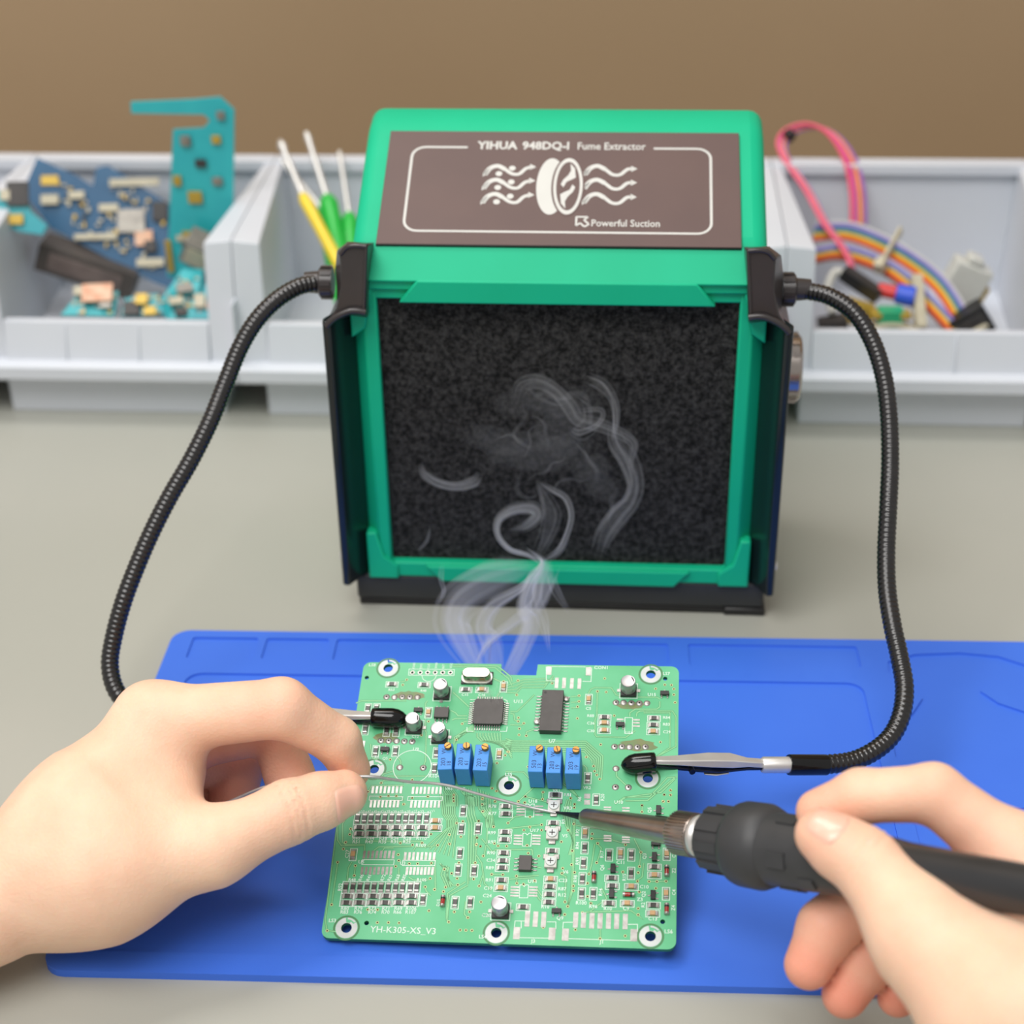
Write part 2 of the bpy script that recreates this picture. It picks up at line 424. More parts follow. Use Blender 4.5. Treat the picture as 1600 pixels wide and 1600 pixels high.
# swirling fan blades inside the ring
for sgn in (1, -1):
    bl = [(0.10, .80), (.42, .62), (.50, .30), (.22, .22), (-.12, .14), (-.30, -.05), (-.50, .05), (-.34, .22), (-.02, .38), (.16, .55)]
    g.add([(e2[0] + sgn*p[0]*ra, e2[1] + sgn*p[1]*rb, 1.22) for p in bl], [tuple(range(len(bl)))], 0, PX)
a0 = (8.34, 10.79)
for pts in ([(-2.0, 2.3), (2.2, 2.3)], [(-2.0, 2.5), (-2.0, -2.0)], [(-2.0, -2.0), (-.6, -.6)], [(2.2, 2.3), (.8, .8)], [(.8, .8), (2.6, -1.2)], [(-.6, -.6), (1.0, -2.4)], [(2.6, -1.2), (1.0, -2.4)]):
    g.line([(a0[0]+p[0], a0[1]+p[1]) for p in pts], 0.75, 1.06, 0, PX)
g.build('printed_graphics', [M['print'], M['panel']], lp, recalc=False)
# side shields, brackets
for sx in (-1, 1):
    m = MB()
    m.prism([(sx*74.6, 6), (sx*75.0, 2.5), (sx*81.6, -9.5), (sx*84.2, -9.0), (sx*84.6, -6), (sx*79, 6)], 15, 128, 'z')
    sh = m.build('side_shield', M['shield'], ext, bevel=0.7)
    sh['label'] = 'glossy black side shield'
    mir = lambda pts: [(sx*p[0], p[1], p[2]) for p in pts]
    front = [(66.0, -7.0, 157.0), (73.5, -7.0, 156.8), (76.4, -7.0, 153.6), (76.3, -6.5, 145.5), (76.8, -6.5, 140.5), (78.8, -7.5, 132.9), (82.6, -9.0, 127.3), (82.3, -9.0, 125.8), (78.5, -8.0, 129.2), (74.2, -7.5, 131.2), (68.4, -7.5, 130.3)]
    side = [(66.1, -3.0, 155.9), (74.5, 0.0, 155.1), (79.2, 3.0, 150.6), (80.5, 4.0, 142.8), (80.5, 4.0, 135.9), (80.6, 2.0, 128.4), (83.9, -4.0, 124.6), (84.0, -4.0, 122.6), (79.4, -2.0, 125.6), (74.7, -2.0, 127.5), (68.7, -2.0, 126.7)]
    back = [(p[0], 20.0, p[2] - (8.6, 8.0, 6.6, 3.0)[k] if k < 4 else p[2]) for k, p in enumerate(side)]
    m = MB(); m.loft([mir(front), mir(side), mir(back)])
    b = m.build('corner_bracket', M['bracket'], ext, bevel=0.9, seg=3)
    r_ = MB(); r_.tube(catmull(mir([(68.3, -8.2, 131.6), (71.4, -8.4, 132.2), (74.5, -8.6, 131.9), (78.4, -9.0, 130.2), (81.0, -9.2, 128.3), (82.7, -9.0, 126.3)]), 5), 1.25, 10); r_.build('lower_rim', M['bracket'], b, smooth=70)
    r_ = MB(); r_.tube(catmull(mir([(66.7, -7.2, 156.1), (70.2, -7.2, 156.4), (73.6, -7.0, 155.7), (76.2, -6.6, 152.9)]), 5), .85, 10); r_.build('upper_rim', M['bracket'], b, smooth=70)
    r_ = MB(); r_.tube(mir([(66.7, -7.3, 156.2), (67.8, -7.3, 144.8), (69.0, -7.8, 131.9)]), .6, 8); r_.build('rib', M['bracket'], b, smooth=70)
KX = Matrix.Translation((75, 38, 91)) @ Matrix.Rotation(math.pi/2, 4, 'Y')
m = MB(); m.lathe([(0, 5), (7.5, 5), (7.5, 12.4), (9, 13.4), (16.5, 13.2), (17.6, 12.2), (17.8, 0.1)], 48, 0, KX)
for k in range(16):
    a = 2*math.pi*k/16
    m.box(-.7, .7, 12.8, 13.9, 9, 16.4, 0, KX @ Matrix.Rotation(a, 4, 'Z'))
k_ = m.build('speed_knob', M['chrome'], ext, smooth=35); k_['label'] = 'chrome fluted knob'
KX = Matrix.Translation((-75, 30, 104)) @ Matrix.Rotation(-math.pi/2, 4, 'Y')
m = MB(); m.lathe([(0, 6), (8.5, 6), (9.6, 9), (12.2, 8.6), (12.6, 0.1)], 32, 0, KX); m.build('side_button', M['black'], ext)
for sx in (-1, 1):
    m = MB(); m.lathe([(0, 2.2), (.8, 2.1), (1.5, 1.4), (1.8, 0.1)], 20, 0, Matrix.Translation((sx*83.6, -5.5, 27)) @ Matrix.Rotation(sx*math.pi/2, 4, 'Y'))
    m.build('screw', M['steel'], ext)

# ------------------------------------------------------------------ storage bins
def bin_mesh():
    m = MB(); W = 64.6
    m.box(-54, 54, 0, 112, 0, 22)                                      # narrow foot
    m.box(-W, W, -8, 116, 20, 24)                                     # floor of the tray
    m.prism([(-11, 22), (-12, 23), (-12, 29), (-9, 30.5), (-3, 30.5), (-3, 20)], -W, W, 'x')   # front lip
    m.prism([(-6, 30), (-1.5, 49), (3, 49), (-.5, 30)], -50.5, 50.5, 'x')           # label plate
    for x in (-20, 16): m.prism([(-6.6, 31), (-2.4, 48), (-1.5, 48), (-5.5, 31)], x-.5, x+.5, 'x')
    for s in (-1, 1):
        # tapered side wall with wide front post
        m.loft([[(s*50.5, -4, 30), (s*W, -6, 30), (s*W, 3, 89.5), (s*51.5, 3, 88)],
                [(s*50.5, 8, 22), (s*W, 8, 22), (s*W, 8, 90), (s*52, 8, 88.5)],
                [(s*58, 114, 22), (s*W, 114, 22), (s*W, 114, 93), (s*60.5, 114, 92)]])
        m.box(s*W-.4 if s > 0 else -W-.6, s*W+.6 if s > 0 else -W+.4, -9, 1, 30, 62)
    m.box(-W, W, 112, 116, 22, 93)
    m.box(-W, W, 108, 119, 88, 93.5)
    return m
proto = bin_mesh().build('storage_bin', M['bin'], bevel=1.0)
bl = ['grey storage bin cut by the left picture edge, holding a teal board end',
      'grey storage bin full of blue and teal scrap circuit boards',
      'grey storage bin holding screwdrivers and picks just left of the fume extractor',
      'grey storage bin hidden almost wholly behind the green fume extractor',
      'grey storage bin full of rainbow ribbon cables and small parts',
      'grey storage bin at the right picture edge, next to the ribbon cable bin']
for k in range(6):
    o = proto if k == 0 else proto.copy()
    if k: col.objects.link(o)
    x = -365.5 + 129.6*k
    o.location = (x*S, (722.0 - (x + 235)*0.0205)*S, 0); o.rotation_euler = (0, 0, -0.0205)
    tag(o, bl[k], 'storage bin', 'grey storage bins in a row at the back of the table')

def slab_poly(name, pts, thick, mats, label, cat, group=None, extras=None, n=None):
    """a board: 3D outline points in one plane, given real thickness along the plane normal"""
    P = [Vector(p) for p in pts]
    c = sum(P, Vector()) / len(P)
    nr = Vector((0, 0, 0))
    for i in range(len(P)): nr += (P[i]-c).cross(P[(i+1) % len(P)]-c)
    nr.normalize()
    if nr.y > 0: nr = -nr
    m = MB(); m.loft([[p for p in P], [p - nr*thick for p in P]])
    x = (P[1]-P[0]).normalized()
    y = nr.cross(x)
    o = m.build(name, mats[0])
    tag(o, label, cat, group)
    if extras: extras(o, nr)
    return o
def chips(o, nr, spots, mats, name, h=0.9):
    h = min(h, .9)
    for k, (p, w, hgt, mi) in enumerate(spots):
        X = Matrix.Translation(Vector(p)) @ nr.to_track_quat('Z', 'Y').to_matrix().to_4x4()
        m = MB(); m.box(-w/2, w/2, -hgt/2, hgt/2, -.2, h, 0, X)
        m.build(name, mats[mi], o, bevel=0.15)
def litter(o, nr, pts, n, seed, mats, lo=1.0, hi=3.2):
    # many tiny soldered parts strewn over a board's face: texture of the board, kept as one part
    rn = random.Random(seed); P = [Vector(p) for p in pts]; m = MB()
    X0 = nr.to_track_quat('Z', 'Y').to_matrix().to_4x4()
    c = sum(P, Vector()) / len(P)
    for k in range(n):
        i = rn.randrange(len(P)); a, b = rn.random()**.5*.9, rn.random()
        q = c + (P[i]*(1-b) + P[(i+1) % len(P)]*b - c)*a
        w, h = rn.uniform(lo, hi), rn.uniform(lo, hi)*.6
        m.box(-w/2, w/2, -h/2, h/2, -.2, rn.uniform(.4, 1.0), rn.randrange(len(mats)), Matrix.Translation(q) @ X0 @ Matrix.Rotation(rn.choice((0, math.pi/2)), 4, 'Z'))
    r_ = m.build('surface_parts', mats, o); r_['kind'] = 'stuff'
teal = mat('teal_board', (44, 172, 180), 0.4, c2=(48, 178, 184), scale=60)
teal2 = mat('teal_board_deep', (30, 152, 164), 0.4, c2=(34, 158, 168), scale=60)
bluebd = mat('blue_board', (12, 78, 118), 0.45, c2=(16, 86, 126), scale=60)
goldp = mat('gold_pad', (190, 160, 66), 0.4, 0.3, c2=(180, 150, 60), scale=300)
creamp = mat('cream_connector', (196, 188, 164), 0.5, c2=(184, 176, 152), scale=200)
greyc = mat('grey_shield_can', (150, 146, 138), 0.35, 0.6, c2=(130, 126, 120), scale=200)
darkc = mat('dark_component', (48, 46, 46), 0.5, c2=(60, 56, 54), scale=200)
peach = mat('copper_pad', (214, 150, 116), 0.4, c2=(226, 190, 160), scale=200)
GB = 'scrap circuit boards in the bins'
bm_ = [goldp, creamp, greyc, darkc, peach]
def ex1(o, nr):
    chips(o, nr, [((-200.4, 776.0, 121.0), 5, 5, 2), ((-185.2, 776.0, 121.6), 4.5, 4, 0), ((-181.7, 776.0, 133.6), 4, 4, 2), ((-194.1, 776.0, 109.7), 5.5, 4, 3), ((-206.9, 776.0, 100.9), 4, 5, 0),
                  ((-186.8, 776.0, 100.6), 5, 4, 2), ((-198.9, 776.0, 92.3), 7, 6, 0), ((-215.6, 776.0, 61.2), 3, 17, 0), ((-201.1, 776.0, 73.2), 13, 2.5, 0), ((-197.2, 776.0, 64.0), 22, 12, 2), ((-207.9, 776.0, 70.8), 6, 3, 1)], bm_, 'component', 1.2)
slab_poly('scrap_circuit_board', [(-225.4, 777.0, 139.7), (-195.1, 777.0, 140.9), (-181.3, 777.0, 142.1), (-175.1, 777.0, 135.8), (-181.4, 777.0, 79.6), (-190.1, 777.0, 39.9), (-200.7, 777.0, 3.8), (-225.2, 777.0, 3.7), (-216.8, 777.0, 60.8), (-206.3, 777.0, 126.1), (-191.1, 777.0, 127.0), (-187.5, 777.0, 130.8), (-190.3, 777.0, 133.6), (-225.8, 777.0, 134.3)],
          1.6, [teal], 'tall teal circuit board standing upright with a thin arm above the bin rim', 'circuit board', GB, ex1)
def ex2(o, nr):
    chips(o, nr, [((-278.9, 799.0, 93.0), 9, 5, 0), ((-254.5, 783.7, 68.5), 22, 3, 1), ((-264.5, 793.9, 87.0), 8, 4, 1), ((-248.1, 791.4, 81.1), 10, 4, 1), ((-278.2, 792.1, 85.2), 9, 5, 1), ((-236.6, 788.7, 75.2), 14, 12, 2), ((-230.0, 784.6, 67.5), 9, 8, 4),
                  ((-226.6, 778.5, 56.7), 14, 4, 1), ((-226.7, 782.6, 63.8), 6, 6, 3)], bm_, 'component', 1.6)
    litter(o, nr, [(-279.6, 800.0, 96.8), (-223.8, 787.0, 69.0), (-218.0, 774.9, 47.7), (-274.5, 787.9, 75.5)], 60, 3, [creamp, greyc, creamp, darkc, goldp])
slab_poly('scrap_circuit_board', [(-285.6, 804.6, 103.3), (-265.2, 800.8, 94.8), (-218.5, 788.7, 69.4), (-213.9, 773.5, 43.1), (-226.1, 775.4, 47.5), (-278.7, 787.0, 72.4), (-292.9, 795.3, 88.1)],
          1.6, [bluebd], 'long blue circuit board leaning diagonally in front of the tall teal one', 'circuit board', GB, ex2)
def ex3(o, nr):
    chips(o, nr, [((-241.9, 821.5, 84.3), 26, 4, 1), ((-228.3, 814.5, 71.0), 8, 10, 3)], bm_, 'component', 1.6)
    litter(o, nr, [(-257.1, 823.3, 88.9), (-223.3, 814.8, 71.0), (-224.2, 810.5, 63.7), (-258.7, 820.2, 83.7)], 26, 5, [creamp, greyc, darkc, goldp])
slab_poly('scrap_circuit_board', [(-262.4, 825.4, 91.0), (-256.4, 826.4, 92.1), (-220.2, 816.7, 72.0), (-220.1, 808.3, 57.5), (-231.9, 810.2, 62.0), (-264.0, 820.6, 82.9)],
          1.6, [bluebd], 'small blue circuit board with a cream edge strip, behind the long diagonal one', 'circuit board', GB, ex3)
def ex4(o, nr):
    chips(o, nr, [((-286.5, 761.8, 85.7), 8, 5, 0), ((-285.4, 768.3, 96.6), 11, 12, 3), ((-291.7, 767.6, 96.2), 5, 5, 1)], bm_, 'component', 1.8)
slab_poly('scrap_circuit_board', [(-308.9, 770.2, 100.2), (-291.4, 769.4, 97.2), (-282.6, 772.5, 101.7), (-279.3, 765.2, 88.8), (-271.0, 762.1, 82.6), (-273.5, 759.6, 78.6), (-284.9, 759.8, 80.1), (-308.7, 763.8, 89.2)],
          1.6, [teal2], 'teal board end with a yellow pad poking over the leftmost bin edge', 'circuit board', GB, ex4)
def small(pts, mt_, label, spots):
    def ex(o, nr):
        chips(o, nr, spots, bm_, 'component', 1.8)
        litter(o, nr, pts, 26, int(pts[0][0]*7) % 97, [creamp, greyc, darkc, goldp, creamp])
    slab_poly('scrap_circuit_board', pts, 1.6, [mt_], label, 'circuit board', GB, ex)
small([(-263.6, 739.2, 44.6), (-257.0, 748.0, 51.1), (-237.0, 751.9, 51.9), (-237.3, 740.1, 43.6)], teal, 'flat teal board with a copper coloured square at the front of the scrap bin',
      [((-246.0, 746.4, 53.2), 15, 10, 4), ((-254.8, 747.3, 53.8), 6, 5, 1), ((-241.5, 742.8, 48.6), 6, 4, 2)])
small([(-233.6, 738.4, 44.4), (-232.6, 746.6, 50.4), (-215.7, 750.6, 51.6), (-210.3, 739.5, 44.0)], teal2, 'dark teal board carrying two round gold pads, beside the copper square board',
      [((-223.5, 744.0, 50.9), 6, 6, 0), ((-219.1, 740.4, 46.3), 6, 5, 0), ((-228.0, 740.6, 47.5), 8, 8, 3)])
small([(-209.7, 737.1, 43.7), (-213.6, 741.3, 51.4), (-205.2, 759.0, 61.1), (-195.2, 761.4, 60.2), (-197.8, 737.6, 43.5)], teal, 'teal board tilted against the foot of the tall board',
      [((-205.7, 741.7, 51.2), 7, 4, 1), ((-202.4, 747.8, 55.5), 8, 5, 2), ((-203.1, 739.0, 46.3), 6, 4, 3)])
small([(-196.8, 734.0, 45.1), (-191.5, 749.0, 58.4), (-185.3, 757.8, 65.0), (-183.6, 734.6, 44.9)], teal2, 'narrow teal board with an orange dot beside the right wall of the scrap bin',
      [((-187.2, 737.8, 50.6), 5, 4, 4), ((-193.4, 739.5, 52.2), 5, 7, 1), ((-186.9, 747.3, 59.1), 5, 5, 2)])
m = MB(); X = Matrix.Translation((-194.5, 767.4, 66.3)) @ Matrix.Rotation(.5, 4, 'Y') @ Matrix.Rotation(.5, 4, 'X')
m.box(-11, 11, -6, 6, -8, 8, 0, X); m.box(-9, 9, -6.6, -6, -6, 6, 1, X)
tag(m.build('shielded_module', [greyc, creamp], bevel=0.6), 'grey metal shielded module leaning on the lower part of the tall teal board', 'electronic module')
m = MB(); X = Matrix.Translation((-256.2, 779.5, 53.4)) @ Matrix.Rotation(.35, 4, 'Y')  # dark block added to stand for the shade among the scrap boards
m.box(-28, 22, -8, 8, -8, 7, 0, X); m.box(-22, 16, -8.6, -8, -5, 4, 1, X)
tag(m.build('shade_block', [mat('shade_block_brown', (74, 68, 64), .5, c2=(82, 75, 71), scale=100), mat('taupe_face', (116, 102, 97), .5, c2=(100, 88, 84), scale=100)], bevel=1.5), 'dark brown block put in for the shade under the long blue board', 'electronic module')

# tools in the second bin
yel = mat('yellow_handle', (240, 212, 60), 0.35, c2=(236, 206, 54), scale=50)
grn = mat('green_handle', (28, 176, 62), 0.35, c2=(32, 182, 66), scale=50)
def tool(p_tip, p_neck, p_end, rh, rt, hm, label, name='hand_pick', cat='hand tool', bulb=0):
    L1 = (Vector(p_neck)-Vector(p_tip)).length; L2 = (Vector(p_end)-Vector(p_neck)).length
    t = empty(name, p_tip); o = Vector(p_tip)
    m = MB(); X = frame_from((0, 0, 0), Vector(p_neck)-o)
    m.lathe([(0, .15), (.6, rt*.8), (4, rt + bulb), (8, rt), (L1, rt*1.3), (L1+6, rt*1.3)], 14, 0, X); m.build('shaft', M['steel'], t)
    X = frame_from(Vector(p_neck)-o, Vector(p_end)-o)
    m = MB(); m.lathe([(-2, rh*.55), (0, rh*.8), (3, rh), (L2*.3, rh*.92), (L2*.8, rh), (L2, rh*.8), (L2+.5, .1)], 18, 0, X); m.build('handle', hm, t)
    tag(t, label, cat, 'hand tools standing in the second bin')
tool((-161.4, 813.2, 109.9), (-146.8, 787.5, 88.3), (-114.9, 738.6, 53.0), 3.2, 1.5, yel, 'pick with yellow handle and a rounded steel tip left of the green handled ones', bulb=1.0)
tool((-149.4, 823.7, 110.9), (-136.2, 797.0, 83.6), (-120.9, 752.2, 47.2), 5.0, 1.5, grn, 'pick with fat green handle right behind the yellow handled one', bulb=.5)
tool((-133.1, 825.4, 100.3), (-125.4, 794.8, 74.9), (-119.6, 750.7, 44.4), 4.6, 1.2, grn, 'pick with green handle half hidden by the edge of the fume extractor', bulb=.3)
tool((-162.6, 819.5, 97.1), (-139.5, 799.6, 76.6), (-126.0, 756.9, 41.7), 4.2, 1.3, grn, 'green handled pick with a crossing steel shaft beneath the yellow handled one')

# ribbon cables and parts in the fourth bin
rib_cols = [(190, 190, 190), (150, 130, 200), (70, 110, 160), (80, 140, 130), (220, 190, 60), (232, 132, 40), (206, 66, 40), (130, 74, 50)]
ribm = [mat('ribbon_wire', c, 0.45, c2=tuple(min(255, v+8) for v in c), scale=100) for c in rib_cols]
def ribbon(path, across, order, label):
    t = empty('ribbon_cable', path[0]); o = Vector(path[0])
    C = [p - o for p in catmull(path, 10)]
    A = [Vector(a) for a in across]
    for k, ci in enumerate(order):
        pts = []
        for i, p in enumerate(C):
            f = i / (len(C)-1) * (len(A)-1); j = min(int(f), len(A)-2); a = A[j].lerp(A[j+1], f-j)
            pts.append(p + a * (k - (len(order)-1)/2))
        m = MB(); m.tube(pts, 0.78, 8); m.build('wire', ribm[ci], t)
    tag(t, label, 'ribbon cable', 'rainbow ribbon cables in the fourth bin')
ribbon([(111.3, 800.5, 65.7), (129.2, 795.7, 67.5), (150.1, 782.3, 62.5), (169.4, 768.0, 52.0), (180.8, 753.4, 37.8), (183.1, 748.8, 29.6)], [(.1, .3, 1.35), (.2, .3, 1.35), (.6, .2, 1.15), (.9, .2, .9), (1.2, .1, .4), (1.2, .1, .2)][::1], [6, 5, 4, 3, 2, 1, 0], 'upper rainbow ribbon cable arching across the bin towards its front right')
ribbon([(110.3, 786.7, 57.9), (125.2, 784.3, 60.3), (146.3, 773.5, 55.7), (162.3, 759.5, 46.0), (175.5, 748.1, 35.0)], [(.1, .2, 1.3), (.2, .2, 1.3), (.6, .2, 1.1), (.9, .2, .8), (1.1, .1, .5)], [7, 6, 5, 4, 2, 1], 'lower rainbow ribbon cable running beneath the upper arching one')
pinks = [mat('loop_wire', c, 0.4, c2=tuple(min(255, v+8) for v in c), scale=100) for c in ((226, 84, 110), (196, 70, 150), (236, 146, 60), (150, 90, 170))]
t = empty('jumper_wire_loop', (128.3, 766.1, 52.6)); o = Vector((128.3, 766.1, 52.6))
base_path = [(128.5, 767.3, 54.8), (124.9, 778.7, 62.8), (115.7, 793.2, 72.5), (107.8, 810.8, 83.7), (97.7, 828.3, 94.8), (96.1, 836.5, 101.0), (101.6, 841.7, 105.5), (111.9, 841.4, 107.9), (122.0, 835.4, 104.7), (130.1, 825.6, 95.0), (133.5, 813.7, 82.1), (134.3, 805.5, 68.0)]
for k in range(4):
    m = MB()
    pts = catmull([Vector(p) - o + Vector((1.9*(k-1.5)*(.3 + i/11), 0.4*k, -1.2*(k-1.5)*(.6 if 3 < i < 9 else .3))) for i, p in enumerate(base_path)], 8)
    m.tube(pts, 1.0, 8); m.build('wire', pinks[k], t)
m = MB(); m.tube([Vector((98.7, 837.6, 102.7))-o, Vector((100.8, 840.0, 104.6))-o], 3.4, 12); m.build('cable_tie', M['black'], t)
tag(t, 'loop of pink, purple and orange jumper wires rising above the bin rim', 'jumper wires')
redp = mat('red_cap', (206, 52, 52), .4, c2=(212, 58, 58), scale=80); blup = mat('blue_cap', (48, 84, 206), .4, c2=(54, 90, 212), scale=80)
terg = mat('green_terminal', (40, 160, 110), .4, c2=(46, 166, 116), scale=80)
m = MB(); X = frame_from((139.3, 760.9, 50.7), (156.2, 756.1, 48.7))
m.lathe([(0, 3.4), (9, 3.6)], 18, 0, X); m.lathe([(9, 5), (18, 5.2), (18.4, .1)], 18, 1, X)
tag(m.build('wire_connector', [redp, blup], bevel=.4), 'red and blue round wire connector lying on the parts pile', 'connector')
m = MB(); X = frame_from((122.8, 768.2, 56.8), (139.0, 757.5, 48.8)); m.box(-3.5, 3.5, -3.2, 3.2, 0, 22, 0, X); m.box(-2.6, 2.6, 3.2, 3.5, 2, 20, 1, X)
tag(m.build('pin_header', [M['black'], darkc], bevel=.4), 'black pin connector at the end of the pink jumper wires', 'connector')
m = MB(); X = Matrix.Translation((144.0, 748.0, 40.0)); m.box(-6, 6, -4, 4, -6, 6, 0, X)
for sx in (-1, 1):
    for z in (-3, 3.5): m.box(sx*6-1.5 if sx > 0 else -9.5, sx*6+3.5 if sx > 0 else -4.5, -4.4, 2, z-1.6, z+1.6, 1, X)
tag(m.build('terminal_block', [terg, goldp], bevel=.4), 'small green terminal block with yellow contacts behind the bin front', 'connector')
m = MB(); X = frame_from((152.9, 789.8, 71.1), (137.7, 765.9, 55.4)); m.box(-.9, .9, -2.2, 2.2, 0, 26, 0, X); m.box(-2.4, 2.4, -3.4, 3.4, 22, 28, 0, X)
tag(m.build('cable_tie', creamp, bevel=.4), 'clear cream cable tie standing up in front of the ribbon cable', 'cable tie')
m = MB(); X = frame_from((157.7, 763.4, 57.2), (159.3, 743.7, 35.2)); m.box(-2.6, 2.6, -2.2, 2.2, 0, 27, 0, X)
for k in range(6): m.box(-3.2, 3.2, -2.6, -1.8, 2+4.2*k, 4+4.2*k, 1, X)
tag(m.build('pin_strip', [creamp, goldp], bevel=.3), 'cream pin strip standing in front of the ribbon cable right of the blue cap', 'connector')
m = MB(); X = Matrix.Translation((185.4, 776.3, 48.7)) @ Matrix.Rotation(.4, 4, 'Y')
m.box(-11, 9, -6, 6, -12, 10, 0, X); m.box(-13, -9, -5, 5, -9, -2, 0, X); m.box(9, 12, -4, 4, -8, 2, 1, X); m.box(-6, 2, -5, 5, 10, 14, 0, X)
tag(m.build('white_plug', [M['white'], goldp], bevel=1.2), 'white plastic plug with a brass contact beside the ribbon cable end', 'connector')
m = MB(); X = Matrix.Translation((184.9, 752.8, 36.4)) @ Matrix.Rotation(-.6, 4, 'Y'); m.box(-9, 9, -5, 5, -7, 8, 0, X); m.box(-7, 7, -5.6, -5, -4, 5, 1, X)
tag(m.build('ribbon_plug', [M['black'], darkc], bevel=.8), 'black plug on the front end of the rainbow ribbon cable', 'connector')
m = MB(); m.tube(catmull([(125.1, 742.1, 35.7), (146.6, 744.1, 39.0), (171.2, 740.0, 33.5), (188.9, 746.4, 36.9), (192.4, 751.2, 38.8)], 6), 1.3, 8)
tag(m.build('loose_wire', creamp), 'loose cream wire lying along the front of the ribbon cable bin', 'wire')
m = MB(); m.tube(catmull([(116.5, 752.0, 41.5), (114.7, 763.0, 48.7), (119.3, 771.8, 55.3), (124.6, 770.3, 54.3)], 6), 2.2, 8)
tag(m.build('white_wire_stub', M['white']), 'short thick white wire bent upright near the left bin wall', 'wire')
m = MB(); X = Matrix.Translation((129.0, 752.6, 41.3)) @ Matrix.Rotation(.3, 4, 'Y'); m.box(-7, 7, -4, 4, -5, 6, 0, X); m.box(-3, 3, -4.8, -4, -3, 3, 1, X)
tag(m.build('brass_contact', [goldp, darkc], bevel=.5), 'yellow brass contact block left of the green terminal block', 'connector')
m = MB(); X = Matrix.Translation((117.2, 748.0, 34.7)) @ Matrix.Rotation(-.2, 4, 'Y'); m.box(-7, 7, -5, 5, -8, 6, 0, X); m.box(-5, 5, -5.6, -5, -5, 3, 1, X)
tag(m.build('relay', [darkc, mat('relay_face', (96, 78, 66), .5, c2=(80, 64, 54), scale=100)], bevel=.6), 'dark brown relay in the front left corner of the ribbon cable bin', 'relay')
